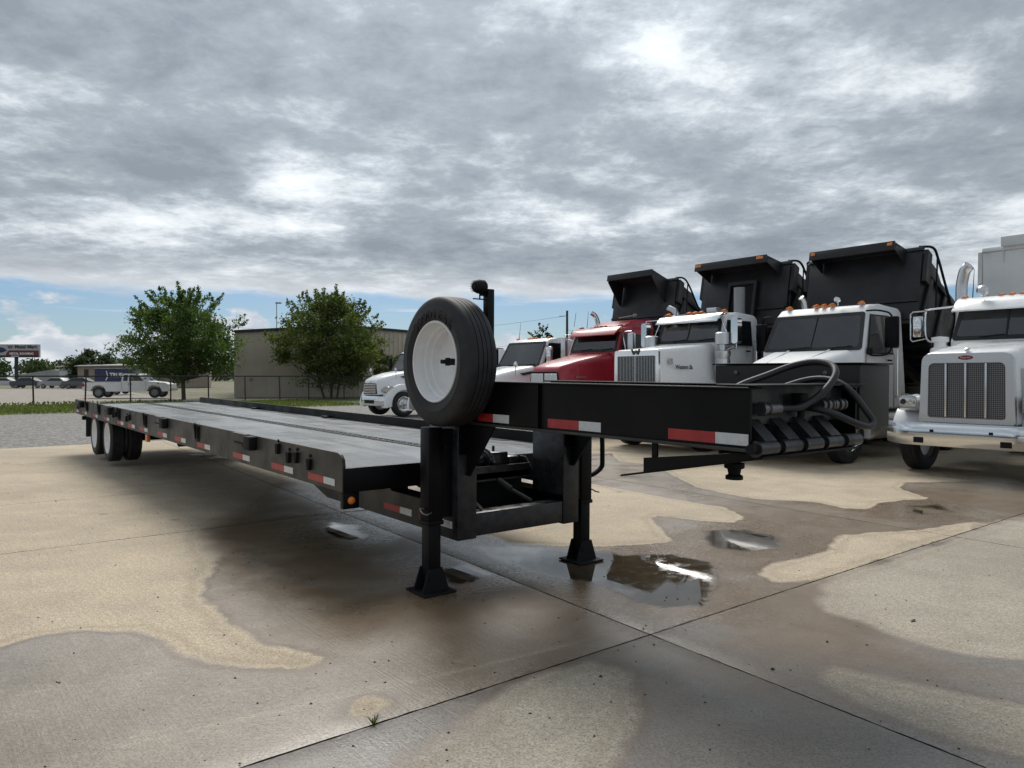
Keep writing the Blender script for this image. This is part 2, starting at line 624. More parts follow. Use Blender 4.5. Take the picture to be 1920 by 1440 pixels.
PUD = [
    [(1.00, 6.67), (1.44, 6.71), (1.72, 6.42), (1.56, 5.69), (1.37, 5.19), (1.06, 5.13), (0.91, 5.28), (0.69, 5.69), (0.38, 5.96), (0.00, 6.29), (-0.29, 6.71), (-0.35, 7.02), (0.00, 7.04), (0.49, 6.89), (0.83, 6.83)],
    [(2.01, 7.72), (2.45, 7.80), (2.68, 7.42), (2.53, 6.96), (2.13, 6.79), (1.93, 6.91), (1.89, 7.32)],
    [(4.87, 9.22), (5.31, 9.29), (5.27, 8.89), (4.84, 8.58), (4.62, 8.72)],
    [(-2.02, 7.89), (-1.96, 8.15), (-1.70, 8.05), (-1.50, 7.55), (-1.48, 7.30), (-1.64, 7.25), (-1.90, 7.56)],
    [(-0.60, 6.22), (-0.41, 6.33), (-0.21, 6.07), (-0.23, 5.83), (-0.41, 5.74), (-0.54, 5.86)],
    [(-2.45, 10.72), (-1.71, 10.00), (-1.01, 8.82), (-0.97, 8.03), (-1.61, 8.65), (-2.31, 9.78)],
]


def sdf(poly, pts):
    """signed distance to a closed polygon, positive inside"""
    V = np.array(poly)
    n = len(V)
    best = np.full(len(pts), 1e9)
    inside = np.zeros(len(pts), bool)
    for i in range(n):
        a, b = V[i], V[(i + 1) % n]
        e = b - a
        w = pts - a
        tt = np.clip((w @ e) / (e @ e), 0, 1)
        q = w - tt[:, None] * e
        best = np.minimum(best, (q ** 2).sum(1))
        c = (a[1] > pts[:, 1]) != (b[1] > pts[:, 1])
        with np.errstate(divide='ignore', invalid='ignore'):
            xi = (b[0] - a[0]) * (pts[:, 1] - a[1]) / (b[1] - a[1]) + a[0]
        inside ^= c & (pts[:, 0] < xi)
    r = np.sqrt(best)
    return np.where(inside, r, -r)


def concrete_material():
    m = bpy.data.materials.new('yard_concrete')
    m.use_nodes = True
    k = NT(m.node_tree)
    b = m.node_tree.nodes['Principled BSDF']
    g = k.new('ShaderNodeNewGeometry').outputs['Position']
    oi = k.new('ShaderNodeObjectInfo')
    dry_a = k.new('ShaderNodeAttribute', attribute_name='dry').outputs['Fac']
    pud_a = k.new('ShaderNodeAttribute', attribute_name='puddle').outputs['Fac']
    n_big = k.noise(g, 0.55, 5, 0.55)
    n_mid = k.noise(g, 2.6, 6, 0.6)
    n_fin = k.noise(g, 30, 5, 0.7)
    n_grit = k.noise(g, 85, 3, 0.7)
    # broom finish runs along the slabs
    sepb = k.new('ShaderNodeSeparateXYZ')
    k.l.new(g, sepb.inputs[0])
    across = k.math('ADD', k.math('MULTIPLY', sepb.outputs[0], -0.625), k.math('MULTIPLY', sepb.outputs[1], 0.78))
    along = k.math('ADD', k.math('MULTIPLY', sepb.outputs[0], 0.78), k.math('MULTIPLY', sepb.outputs[1], 0.625))
    cb = k.new('ShaderNodeCombineXYZ')
    k.put(cb.inputs[0], k.math('MULTIPLY', along, 70.0))
    k.put(cb.inputs[1], k.math('MULTIPLY', across, 1.2))
    broom = k.noise(cb.outputs[0], 1.0, 3, 0.6)
    # dry colour
    tone = k.math('ADD', k.math('MULTIPLY', n_big, 0.5), k.math('MULTIPLY', n_mid, 0.5))
    dryc = k.mix(k.smooth(tone, 0.35, 0.65), (0.80, 0.78, 0.74), (1.12, 1.1, 1.06))
    dryc = k.mix(1.0, oi.outputs['Color'], dryc, 'MULTIPLY')
    speck = k.smooth(n_grit, 0.34, 0.58, 0.58, 1.14)
    dryc = k.mix(1.0, dryc, speck, 'MULTIPLY')
    dryc = k.mix(1.0, dryc, k.smooth(n_fin, 0.3, 0.7, 0.80, 1.14), 'MULTIPLY')
    dryc = k.mix(1.0, dryc, k.smooth(broom, 0.3, 0.7, 0.95, 1.04), 'MULTIPLY')
    # dark oil spots and drips
    vo = k.new('ShaderNodeTexVoronoi')
    vo.inputs['Scale'].default_value = 0.9
    k.l.new(k.vmath('ADD', g, k.vmath('SCALE', k.new('ShaderNodeTexNoise').outputs['Color'], scale=0.0)), vo.inputs['Vector'])
    spot = k.math('ADD', vo.outputs['Distance'], k.math('MULTIPLY', k.math('SUBTRACT', n_mid, 0.5), 0.10))
    spotm = k.math('MULTIPLY', k.smooth(spot, 0.075, 0.03), 0.45)
    dryc = k.mix(spotm, dryc, (0.10, 0.09, 0.08))
    # wetness from the signed distance to the dry islands
    n_edge = k.noise(g, 7.0, 7, 0.68)
    dd = k.math('ADD', dry_a, k.math('ADD', k.math('MULTIPLY', k.math('SUBTRACT', n_mid, 0.5), 0.18), k.math('ADD', k.math('MULTIPLY', k.math('SUBTRACT', n_edge, 0.5), 0.10), k.math('MULTIPLY', k.math('SUBTRACT', n_grit, 0.5), 0.05))))
    soft = k.new('ShaderNodeAttribute', attribute_name='soft').outputs['Fac']
    # the edge is crisp in places and feathered in others
    wdt = k.math('ADD', k.smooth(n_big, 0.45, 0.62, 0.010, 0.05), k.math('MULTIPLY', soft, 0.05))
    wet = k.smooth(dd, wdt, k.math('MULTIPLY', wdt, -1.0))
    wet = k.math('MULTIPLY', wet, k.smooth(n_edge, 0.25, 0.6, 0.90, 1.0))
    rimw = k.math('MULTIPLY', k.smooth(dd, -0.10, -0.02), k.smooth(dd, 0.05, 0.0))
    tide = k.math('MULTIPLY', k.math('MULTIPLY', k.smooth(dd, 0.03, 0.075), k.smooth(dd, 0.16, 0.085)), 0.22)
    dryc = k.mix(tide, dryc, (0.20, 0.15, 0.10))
    deep = k.smooth(dd, -0.05, -0.75)
    wetc = k.mix(1.0, dryc, k.mix(deep, (0.57, 0.585, 0.66), (0.52, 0.52, 0.555)), 'MULTIPLY')
    wetc = k.mix(k.math('MULTIPLY', rimw, 0.55), wetc, (0.13, 0.09, 0.06))
    brown = k.math('MULTIPLY', k.smooth(k.noise(g, 0.8, 5, 0.6, 0.4), 0.30, 0.52), k.smooth(pud_a, -2.4, -0.7))
    wetc = k.mix(k.math('MULTIPLY', brown, 0.75), wetc, (0.150, 0.094, 0.045))
    # faint tyre tracks crossing the wet
    cbt = k.new('ShaderNodeCombineXYZ')
    k.put(cbt.inputs[0], k.math('MULTIPLY', k.math('ADD', across, k.math('MULTIPLY', k.math('SINE', k.math('MULTIPLY', along, 0.35)), 0.5)), 5.0))
    k.put(cbt.inputs[1], k.math('MULTIPLY', along, 0.12))
    trk = k.noise(cbt.outputs[0], 1.0, 4, 0.65)
    trm = k.smooth(trk, 0.60, 0.70)
    wetc = k.mix(k.math('MULTIPLY', trm, 0.28), wetc, dryc)
    dryc = k.mix(k.math('MULTIPLY', trm, 0.13), dryc, (0.15, 0.125, 0.10))
    pp = k.math('ADD', pud_a, k.math('ADD', k.math('MULTIPLY', k.math('SUBTRACT', n_mid, 0.5), 0.28), k.math('ADD', k.math('MULTIPLY', k.math('SUBTRACT', n_fin, 0.5), 0.22), k.math('MULTIPLY', k.math('SUBTRACT', n_grit, 0.5), 0.16))))
    pud = k.smooth(pp, -0.04, 0.05)
    film = k.smooth(pp, -0.75, 0.0)
    wetc = k.mix(pud, wetc, (0.055, 0.042, 0.028))
    col = k.mix(wet, dryc, wetc)
    k.put(b.inputs['Base Color'], col)
    n_r = k.noise(g, 1.4, 5, 0.6)
    rw = k.smooth(n_r, 0.3, 0.7, 0.25, 0.42)
    rw = k.fmix(film, rw, k.smooth(n_fin, 0.35, 0.65, 0.10, 0.28))
    rw = k.fmix(pud, rw, 0.006)
    k.put(b.inputs['Roughness'], k.fmix(wet, k.smooth(n_mid, 0.3, 0.7, 0.72, 0.92), rw))
    b.inputs['Specular IOR Level'].default_value = 0.5
    hgt = k.math('ADD', k.math('ADD', k.math('MULTIPLY', n_fin, 0.5), k.math('MULTIPLY', n_grit, 0.5)), k.math('MULTIPLY', broom, 0.5))
    bp = k.new('ShaderNodeBump')
    bp.inputs['Distance'].default_value = 0.006
    k.put(bp.inputs['Height'], hgt)
    wp = k.math('MULTIPLY', wet, pud)
    k.put(bp.inputs['Strength'], k.fmix(wp, k.fmix(k.math('MULTIPLY', wet, film), 0.55, 0.22), 0.0))
    k.put(b.inputs['Normal'], bp.outputs[0])
    return m


CONC = concrete_material()


def ground_material(name, c0, c1, scale, bump, rough=0.9, c2=None, wet=False):
    m = bpy.data.materials.new(name)
    m.use_nodes = True
    k = NT(m.node_tree)
    b = m.node_tree.nodes['Principled BSDF']
    g = k.new('ShaderNodeNewGeometry').outputs['Position']
    n = k.noise(g, scale, 7, 0.78)
    c = k.mix(k.smooth(n, 0.32, 0.68), c0, c1)
    if c2:
        st = k.vmath('MULTIPLY', g, (0.10, 0.55, 1.0))
        c = k.mix(k.smooth(k.noise(st, 1.0, 5, 0.6), 0.48, 0.62), c, c2)
    k.put(b.inputs['Base Color'], c)
    b.inputs['Roughness'].default_value = rough
    vo = k.new('ShaderNodeTexVoronoi')
    vo.inputs['Scale'].default_value = scale * 2
    k.l.new(g, vo.inputs['Vector'])
    k.put(b.inputs['Normal'], k.bump(k.math('ADD', n, vo.outputs['Distance']), bump, 0.03))
    return m


FIELD = ground_material('dry_field', (0.16, 0.14, 0.09), (0.26, 0.23, 0.16), 0.6, 0.3, c2=(0.10, 0.12, 0.05))
GRAVEL = ground_material('grey_gravel', (0.06, 0.057, 0.053), (0.46, 0.44, 0.41), 11.0, 0.9, 0.9)
LAWN = ground_material('lawn_soil', (0.075, 0.105, 0.025), (0.125, 0.15, 0.045), 1.2, 0.5, c2=(0.15, 0.14, 0.06))
PALE = ground_material('pale_gravel', (0.28, 0.25, 0.21), (0.42, 0.38, 0.33), 0.8, 0.3, c2=(0.33, 0.29, 0.24))
JOINT = mat('joint_filler', (0.035, 0.030, 0.024), 0.95, noise=(8, 0.5))

tag(flat_mesh('ground', [(-2500, -300), (2500, -300), (2500, 4000), (-2500, 4000)], FIELD, -0.06), kind='structure')
gp = [lat(-60, 16.5), lat(45, 16.5), lat(45, 35.5), lat(-60, 35.5)]
tag(flat_mesh('gravel_lot', gp, GRAVEL, -0.035), kind='structure')
gp = [lat(-60, 35.2), lat(20, 35.2), lat(20, 48.5), lat(-60, 48.5)]
lawn = tag(flat_mesh('lawn', gp, LAWN, -0.03), kind='structure')
gp = [lat(-90, 48.0), lat(8, 48.0), lat(8, 120), lat(-90, 120)]
tag(flat_mesh('gravel_yard', gp, PALE, -0.045), kind='structure')

A_LINES = [-22.9, -18.32, -13.74, -9.16, -4.58, 0, 4.58, 9.16, 13.74, 18.32, 22.9, 27.5]
B_LINES = [-10.2, -5.08, 0, 5.08, 8.18, 13.2, 17.05]
gp = [lat(A_LINES[0] - .03, B_LINES[0] - .03), lat(A_LINES[-1] + .03, B_LINES[0] - .03), lat(A_LINES[-1] + .03, B_LINES[-1] + .05), lat(A_LINES[0] - .03, B_LINES[-1] + .05)]
yard = tag(flat_mesh('concrete_yard', gp, JOINT, -0.016), kind='structure')
rng = random.Random(4)
for ia in range(len(A_LINES) - 1):
    for ib in range(len(B_LINES) - 1):
        a0, a1, b0, b1 = A_LINES[ia], A_LINES[ia + 1], B_LINES[ib], B_LINES[ib + 1]
        cen = lat((a0 + a1) / 2, (b0 + b1) / 2)
        dist = math.hypot(cen[0] - 0.5, cen[1] - 5)
        if cen[1] < -2.5:
            continue
        step = 0.065 if dist < 6.5 else (0.14 if dist < 12 else 0.5)
        g_ = 0.006
        na, nb = max(2, int((a1 - a0) / step)), max(2, int((b1 - b0) / step))
        av = np.linspace(a0 + g_, a1 - g_, na)
        bv = np.linspace(b0 + g_, b1 - g_, nb)
        AA, BB = np.meshgrid(av, bv)
        xy = J0 + AA.reshape(-1, 1) * E1 + BB.reshape(-1, 1) * E2
        rs = np.random.RandomState(ia * 31 + ib)
        co = np.zeros((na * nb, 3))
        co[:, :2] = xy
        idx = np.arange(na * nb).reshape(nb, na)
        # broken arrises: jitter the rim a little
        rim_i = np.concatenate([idx[0], idx[-1], idx[:, 0], idx[:, -1]])
        co[rim_i, 2] -= 0.006
        co[rim_i, :2] += rs.normal(0, 0.0016, (len(rim_i), 2))
        q = np.stack([idx[:-1, :-1], idx[:-1, 1:], idx[1:, 1:], idx[1:, :-1]], -1).reshape(-1, 4)
        me = bpy.data.meshes.new('concrete_slab')
        me.from_pydata(co.tolist(), [], q.tolist())
        dry = np.max([sdf(p, xy) for p in DRY], axis=0)
        # the open yard further off has dried
        far = np.maximum(xy[:, 1] - 15.5, -xy[:, 0] - 12)
        dry = np.maximum(dry, far)
        pud = np.max([sdf(p, xy) for p in PUD], axis=0)
        soft_a = np.clip(2.6 - np.hypot(xy[:, 0] + 3.1, (xy[:, 1] - 9.6) * .75), 0, 2.2) * 4.5 + (1.0 if ib < 2 else 0.0)
        for nm, arr in (('dry', dry), ('puddle', pud), ('soft', soft_a)):
            at = me.attributes.new(nm, 'FLOAT', 'POINT')
            at.data.foreach_set('value', np.clip(arr, -3, 10).astype(np.float32))
        me.polygons.foreach_set('use_smooth', np.ones(len(q), bool))
        me.materials.append(CONC)
        o = bpy.data.objects.new('concrete_slab', me)
        o.parent = yard
        tint = (0.41, 0.37, 0.31) if ib < 2 else (0.505, 0.425, 0.32)
        v = rng.uniform(0.94, 1.05)
        o.color = (tint[0] * v, tint[1] * v, tint[2] * v, 1.0 if ib < 2 else 0.0)
        link(o)

# loose grit, blown bits and one dead leaf litter on the slabs
PEBBLE = mat('grit', (0.05, 0.045, 0.04), 0.9, noise=(30, 0.5))
rs = np.random.RandomState(8)
vs, fs = [], []
for i in range(520):
    a = rs.uniform(-0.72, 0.72)
    dd_ = 2.9 + 11 * rs.rand() ** 1.6
    x, y = math.sin(a) * dd_, math.cos(a) * dd_
    s = rs.uniform(0.003, 0.009) * (1 + 0.6 * (rs.rand() < 0.08))
    base_i = len(vs)
    for (px, py, pz) in ((1, 0, 0.1), (0, 1, 0.1), (-1, 0, 0.1), (0, -1, 0.1), (0, 0, 1.0)):
        vs.append((x + px * s * rs.uniform(.6, 1.3), y + py * s * rs.uniform(.6, 1.3), pz * s * 0.9))
    for f in ((0, 1, 4), (1, 2, 4), (2, 3, 4), (3, 0, 4)):
        fs.append([base_i + q for q in f])
me = bpy.data.meshes.new('grit')
me.from_pydata(vs, [], fs)
me.materials.append(PEBBLE)
tag(link(bpy.data.objects.new('grit', me)), 'dark grit and small stones scattered over the concrete', 'grit', kind='stuff')


def tuft(name, loc, n, h, label, m=GRASS_M, seed=1):
    rs = random.Random(seed)
    v, f = [], []
    for i in range(n):
        a = rs.uniform(0, 6.28)
        l = h * rs.uniform(.5, 1.2)
        w = 0.003
        dx_, dy_ = math.cos(a), math.sin(a)
        lean = rs.uniform(.3, 1.2)
        b0 = len(v)
        v += [(-dy_ * w, dx_ * w, 0), (dy_ * w, -dx_ * w, 0), (dx_ * l * lean * .5 + dy_ * w * .7, dy_ * l * lean * .5 - dx_ * w * .7, l * .7),
              (dx_ * l * lean * .5 - dy_ * w * .7, dy_ * l * lean * .5 + dx_ * w * .7, l * .7), (dx_ * l * lean, dy_ * l * lean, l * .8)]
        f += [[b0, b0 + 1, b0 + 2, b0 + 3], [b0 + 3, b0 + 2, b0 + 4]]
    me = bpy.data.meshes.new(name)
    me.from_pydata(v, [], f)
    me.materials.append(m)
    o = link(bpy.data.objects.new(name, me))
    o.location = loc
    return tag(o, label, 'weed')


p = lat(-1.92, 0.0)
tuft('grass_tuft', (p[0], p[1], -0.012), 34, 0.05, 'small green grass tuft sprouting from the concrete joint in the foreground')
b = B()
b.prism([(-0.03, 0), (0, 0.012), (0.034, 0.002), (0.004, -0.011)], 0, 0.004, 'z')
lf = b.out('dead_leaf', mat('dead_leaf', (0.06, 0.04, 0.025), 0.8), loc=(2.62, 4.86, 0.002), rot=(0.25, -0.2, 0.6))
tag(lf, 'curled dead leaf lying on the dry concrete at right', 'leaf')

# ================================================================== WHEELS


def tyre_profile(r, w, rim, lip=0.012):
    """closed section, width w centred on 0, with shallow grooves"""
    h = w / 2
    p = [(rim, -h * .80), (rim + (r - rim) * .18, -h * .95), (rim + (r - rim) * .5, -h), (rim + (r - rim) * .8, -h * .93), (r - .012, -h * .80), (r, -h * .72)]
    for g in (-.43, -.145, .145, .43):
        gw = .035
        p += [(r, h * (g - gw)), (r - .014, h * (g - gw * .7)), (r - .014, h * (g + gw * .7)), (r, h * (g + gw))]
    p += [(r, h * .72), (r - .012, h * .80), (rim + (r - rim) * .8, h * .93), (rim + (r - rim) * .5, h), (rim + (r - rim) * .18, h * .95), (rim, h * .80)]
    return p


def wheel(parent, x, y, z, r, w, rim, side, mrim=WHITE_RIM, hub=True, dish=0.06, nuts=True, n=36, name='wheel', disc=True):
    """side: +1 when the outer face looks to +y. The rim is the part, the tyre its child."""
    s = side
    h = w / 2
    b = B()
    ri = rim * .965
    prof = [(rim + .012, s * h * .86), (rim + .012, s * h * .93), (ri, s * h * .93), (ri - .012, s * h * .6), (ri - .02, s * (h - dish)),
            (ri * .72, s * (h - dish - .012)), (ri * .60, s * (h - dish + .02)), (ri * .34, s * (h - dish + .02)), (ri * .30, s * (h - dish + .05)), (0, s * (h - dish + .055)),
            (0, -s * h * .5), (ri - .02, -s * h * .5), (rim + .004, -s * h * .86)]
    b.lathe(prof, n=n)
    if nuts:
        for k in range(10):
            a = 2 * math.pi * k / 10
            cx, cz = ri * .47 * math.cos(a), ri * .47 * math.sin(a)
            b.cyl((cx, s * (h - dish + .01), cz), (cx, s * (h - dish + .05), cz), .014, n=6)
    o = b.out(name, mrim, parent, loc=(x, y, z))
    b = B()
    b.lathe(tyre_profile(r, w, rim), n=n + 12)
    b.out('tyre', RUBBER, o)
    return o


# ================================================================== TRAILER
TL = empty('drop_deck_trailer', (0.0, 6.016, 0.0), (0, R(0.45), R(-52.0)),
           'long black drop deck trailer with low flat bed and raised nose on landing legs', 'trailer')
HW = 1.27
XF, XR = -0.44, -13.35
ZD, ZT, ZB = 0.905, 1.02, 0.725
# deck plates
plates = [XF, -2.6, -4.75, -6.9, -9.05, -11.2, XR]
for i in range(len(plates) - 1):
    for (y0, y1) in ((-HW + .03, 0.044), (0.196, HW - .03)):
        b = B()
        b.box(plates[i + 1] + .0015, plates[i] - .0015, y0, y1, ZD - .03, ZD, 0.002, 1)
        b.out('deck_plate', DECK, TL)
# centre track with its drag chain
b = B()
b.box(XR, XF - .02, 0.055, 0.185, ZD - .06, ZD - .045)
b.box(XR, XF - .02, 0.045, 0.078, ZD - .045, ZD + .006)
b.box(XR, XF - .02, 0.162, 0.195, ZD - .045, ZD + .006)
track = b.out('chain_track', BLACK, TL)
b = B()
i = 0
x = XF - .35
while x > XR + .2:
    if i % 2 == 0:
        b.box(x - .045, x + .045, .098, .106, ZD - .03, ZD + .006)
        b.box(x - .045, x + .045, .134, .142, ZD - .03, ZD + .006)
        b.box(x - .012, x + .012, .106, .134, ZD - .03, ZD + .004)
    else:
        b.box(x - .06, x + .06, .109, .117, ZD - .02, ZD - .002)
        b.box(x - .06, x + .06, .124, .131, ZD - .02, ZD - .002)
    x -= .062
    i += 1
ch = b.out('drag_chain', STEEL, track, smooth=False)
ch['kind'] = 'stuff'


# side rails
def rail(sy, name):
    y0, y1 = sy * HW, sy * (HW - .028)
    b = B()
    prof = [(XR - .02, ZT - .02), (XR - .02, ZB + .05), (XR + .15, ZB), (XF, ZB), (XF, ZT - .10), (XF - .012, ZT - .045), (XF - .05, ZT - .012), (XF - .09, ZT), (XR + .1, ZT)]
    b.prism(prof, min(y0, y1), max(y0, y1), 'y', 0.003, 1)
    b.box(XR + .1, XF - .02, *sorted((sy * (HW - .14), sy * (HW - .029))), ZB, ZB + .012)
    return b.out(name, BLACK_LIT if sy < 0 else BLACK, TL)  # near rail takes the lit copy of the black, far rail the dark one


near_rail = rail(-1, 'side_rail')
far_rail = rail(1, 'side_rail')
YF = -HW
for xe in (-.574, -1.40, -2.485, -3.77, -4.76, -5.66, -6.74, -7.57, -8.40, -9.59, -10.7, -11.9, -12.9):
    b = B()
    b.box(xe - .20, xe, YF - .0025, YF - .0005, ZB + .035, ZB + .088)
    b.out('white_tape', TAPE_WHITE, near_rail)
    b = B()
    b.box(xe - .50, xe - .2005, YF - .0025, YF - .0005, ZB + .035, ZB + .088)
    b.out('red_tape', TAPE_RED, near_rail)
# upright chain loops on the near rail
for x in (-4.24, -6.85, -8.7, -10.5, -11.8, -12.9):
    b = B()
    pts = smooth_path([(x - .05, YF - .012, ZT - .17), (x - .05, YF - .022, ZT - .05), (x - .035, YF - .03, ZT + .0), (x + .035, YF - .03, ZT + .0), (x + .05, YF - .022, ZT - .05), (x + .05, YF - .012, ZT - .17)], 4)
    b.tube(pts, .011, 6)
    b.box(x - .062, x + .062, YF - .012, YF - .001, ZT - .20, ZT - .02, .004, 1)
    b.out('tie_down_loop', BLACK_MATT, near_rail)
# winch holders set into the top of the rail
for x in (-2.6, -5.9, -9.55, -12.55):
    b = B()
    b.box(x - .26, x + .12, YF - .05, YF - .001, ZT - .012, ZT + .004)
    b.box(x - .26, x + .12, YF - .052, YF - .044, ZT - .075, ZT - .013)
    b.box(x - .20, x + .04, YF - .050, YF - .043, ZT - .118, ZT - .096)
    sb_ = b.out('strap_bracket', BLACK_LIT, near_rail)
    b = B()
    b.box(x - .24, x + .10, YF - .042, YF - .0015, ZT - .095, ZT - .013)
    b.out('strap_slot', BLACK_MATT, sb_)
    b = B()
    b.box(x + .14, x + .31, YF - .075, YF - .001, ZT - .135, ZT - .005, .008)
    b.out('strap_block', BLACK_MATT, near_rail)
# chain hooks
for x, dz_ in ((-1.03, .10), (-1.30, .07), (-1.47, .085), (-1.72, .03), (-8.95, .07), (-9.15, .09), (-7.9, .07), (-8.1, .10)):
    b = B()
    for sx in (-.02, .02):
        b.prism([(x + sx - .012, ZT - dz_ + .005), (x + sx + .012, ZT - dz_ + .005), (x + sx * .5 + .008, ZT - dz_ - .085), (x + sx * .5 - .008, ZT - dz_ - .085)], YF - .03, YF - .001)
    b.cyl((x, YF - .012, ZT - dz_ + .03), (x, YF - .001, ZT - dz_ + .03), .014, n=8)
    b.out('chain_hook', BLACK_MATT, near_rail)
# slots beside the far rail
for x, l in ((-1.55, .42), (-4.1, .22), (-5.75, .40), (-7.4, .62), (-8.6, .3), (-10.3, .4), (-11.7, .4)):
    b = B()
    b.box(x - l, x, 1.09, 1.19, ZD + .0005, ZD + .004, .0)
    b.out('chain_pocket', BLACK_MATT, TL)
for x, l in ((-3.0, .22), (-6.2, .16), (-9.4, .2)):
    b = B()
    b.box(x - l, x, 1.15, 1.24, ZD + .003, ZD + .03, .004)
    b.out('pocket_cover', BLACK, TL)
b = B()
b.box(XF - .02, XF + .012, -HW + .002, HW - .002, ZB, ZD + .004, .004)
b.out('front_beam', BLACK, TL)
b = B()
b.box(XR - .03, XR + .01, -HW + .03, HW - .03, ZB, ZD - .002, .004)
b.out('rear_beam', BLACK, TL)
b = B()
for sy in (-1, 1):
    y0, y1 = sorted((sy * .61, sy * .45))
    b.hexa([(-13.2, y0, .62), (-2.6, y0, .50), (-2.6, y1, .50), (-13.2, y1, .62), (-13.2, y0, ZB + .14), (-2.6, y0, ZB + .14), (-2.6, y1, ZB + .14), (-13.2, y1, ZB + .14)])
b.out('main_frame', BLACK, TL)
for sy in (-1, 1):
    y0, y1 = sorted((sy * .61, sy * .44))
    b = B()
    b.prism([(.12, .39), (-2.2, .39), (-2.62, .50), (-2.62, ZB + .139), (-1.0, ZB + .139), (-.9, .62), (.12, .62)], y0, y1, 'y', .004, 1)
    bm_ = b.out('frame_beam', BLACK_LIT if sy < 0 else BLACK, TL)  # near beam in the lit copy of the black
    if sy < 0:
        for xs in (-1.02, -.42):
            b = B()
            b.box(xs, xs + .28, y0 - .0025, y0 - .0005, .455, .51)
            b.out('red_tape', TAPE_RED, bm_)
            b = B()
            b.box(xs + .2805, xs + .47, y0 - .0025, y0 - .0005, .455, .51)
            b.out('white_tape', TAPE_WHITE, bm_)
for x in np.arange(-12.6, -.9, .9):
    b = B()
    b.box(x - .04, x + .04, -HW + .03, HW - .03, ZB + .06, ZD - .031)
    b.out('cross_member', BLACK, TL)
# corner marker lights
for sy in (-1, 1):
    y0, y1 = sorted((sy * (HW - .004), sy * (HW - .135)))
    b = B()
    b.box(XF - .05, XF + .006, y0, y1, ZB - .125, ZB - .001, .006)
    mb = b.out('marker_bracket', BLACK, TL)
    b = B()
    yc = (y0 + y1) / 2
    b.lathe([(0, .018), (.018, .015), (.028, .006), (.030, -.002), (0, -.002)], (XF + .009, yc, ZB - .062), 'x', 20, False)
    b.out('marker_lens', AMBER, mb)
b = B()
b.box(-6.90, -6.80, YF + .0, YF + .05, ZB - .11, ZB - .002, .01)
b.out('side_marker', AMBER, TL)

# running gear
for ax in (-10.25, -11.55):
    b = B()
    b.cyl((ax, -.85, .41), (ax, .85, .41), .065, n=14)
    b.out('axle', BLACK_MATT, TL)
    for sy in (-1, 1):
        b = B()
        b.box(ax - .6, ax + .6, *sorted((sy * .46, sy * .54)), .50, .56, .01)
        b.box(ax - .10, ax + .10, *sorted((sy * .44, sy * .56)), .36, .62, .01)
        b.prism([(ax + .52, .62), (ax + .72, .62), (ax + .66, .42), (ax + .58, .42)], *sorted((sy * .44, sy * .56)))
        b.out('spring', BLACK_MATT, TL)
        wheel(TL, ax, sy * 1.085, .415, .415, .235, .265, sy, dish=.10, nuts=True, hub=True)
        wheel(TL, ax, sy * .80, .415, .415, .235, .265, -sy, dish=.05, nuts=False)
for sy in (-1, 1):
    b = B()
    b.box(-12.28, -12.265, *sorted((sy * .72, sy * 1.23)), .30, .70, .0)
    b.out('mud_flap', RUBBER, TL)
b = B()
b.box(-13.30, -13.16, -1.16, 1.16, .585, .665, .006)
for sy in (-1, 1):
    b.box(-13.27, -13.19, sy * .5 - .04, sy * .5 + .04, .665, ZB + .03)
b.out('rear_bumper', BLACK, TL)
b = B()
b.box(-9.1, -8.55, -.40, .40, .40, .60, .03)
b.cyl((-8.2, -.5, .52), (-8.2, .5, .52), .13, n=18)
b.out('air_tank', BLACK_MATT, TL)

# neck
GN0, GN1, GNB, GNT, GH = -.12, 2.56, 1.250, 1.568, .54
for sy in (-1, 1):
    b = B()
    yo = sy * GH
    b.box(GN0, GN1 - .002, *sorted((yo - sy * .022, yo - sy * .034)), GNB + .014, GNT - .012)
    b.box(GN0, GN1, *sorted((yo, yo - sy * .12)), GNT - .012, GNT, .003, 1)
    nb_ = b.out('neck_beam', BLACK, TL)
    b = B()
    b.box(GN0, GN1, *sorted((yo + sy * .004, yo - sy * .14)), GNB - .004, GNB + .0135, .003, 1)
    b.out('neck_flange', BLACK_LIT, nb_)  # lit line along the lower edge is put into the flange colour
    if sy < 0:
        for xs in (.24, .95):
            b = B()
            b.box(xs - .006, xs + .006, yo + .0005, yo + .0215, GNB + .015, GNT - .013)
            b.out('web_stiffener', BLACK, nb_)
        yw = yo + .022
        for (r0, r1, w1) in ((.215, .435, .62), (1.034, 1.33, 1.522), (2.042, 2.352, 2.548)):
            b = B()
            b.box(r0, r1, yw - .0025, yw - .0005, GNB + .026, GNB + .084)
            b.out('red_tape', TAPE_RED, nb_)
            b = B()
            b.box(r1 + .0005, w1, yw - .0025, yw - .0005, GNB + .026, GNB + .084)
            b.out('white_tape', TAPE_WHITE, nb_)
b = B()
b.box(GN0, 2.36, -GH + .036, GH - .036, GNB + .03, GNB + .04)
b.out('neck_floor', BLACK_MATT, TL)
b = B()
b.box(2.36, GN1 + .035, -GH + .012, GH + .05, GNT + .002, GNT + .012, .002, 1)
b.out('nose_top_plate', BLACK, TL)
b = B()
b.box(2.462, 2.474, -GH + .036, GH - .036, 1.372, GNT - .002)
nose = b.out('nose_panel', BLACK_WORN_LIT, TL)
b = B()
b.box(2.36, 2.372, -GH + .036, GH - .036, 1.222, 1.37)
b.out('recess_panel', BLACK_MATT, nose)
for sy in (-1, 1):
    b = B()
    b.box(2.372, GN1 - .03, *sorted((sy * (GH - .048), sy * (GH - .036))), GNB + .03, 1.371)
    b.out('recess_cheek', BLACK, nose)
b = B()
b.box(2.373, 2.56, -GH + .05, GH - .05, 1.226, 1.232)
b.out('recess_floor', BLACK_MATT, nose)
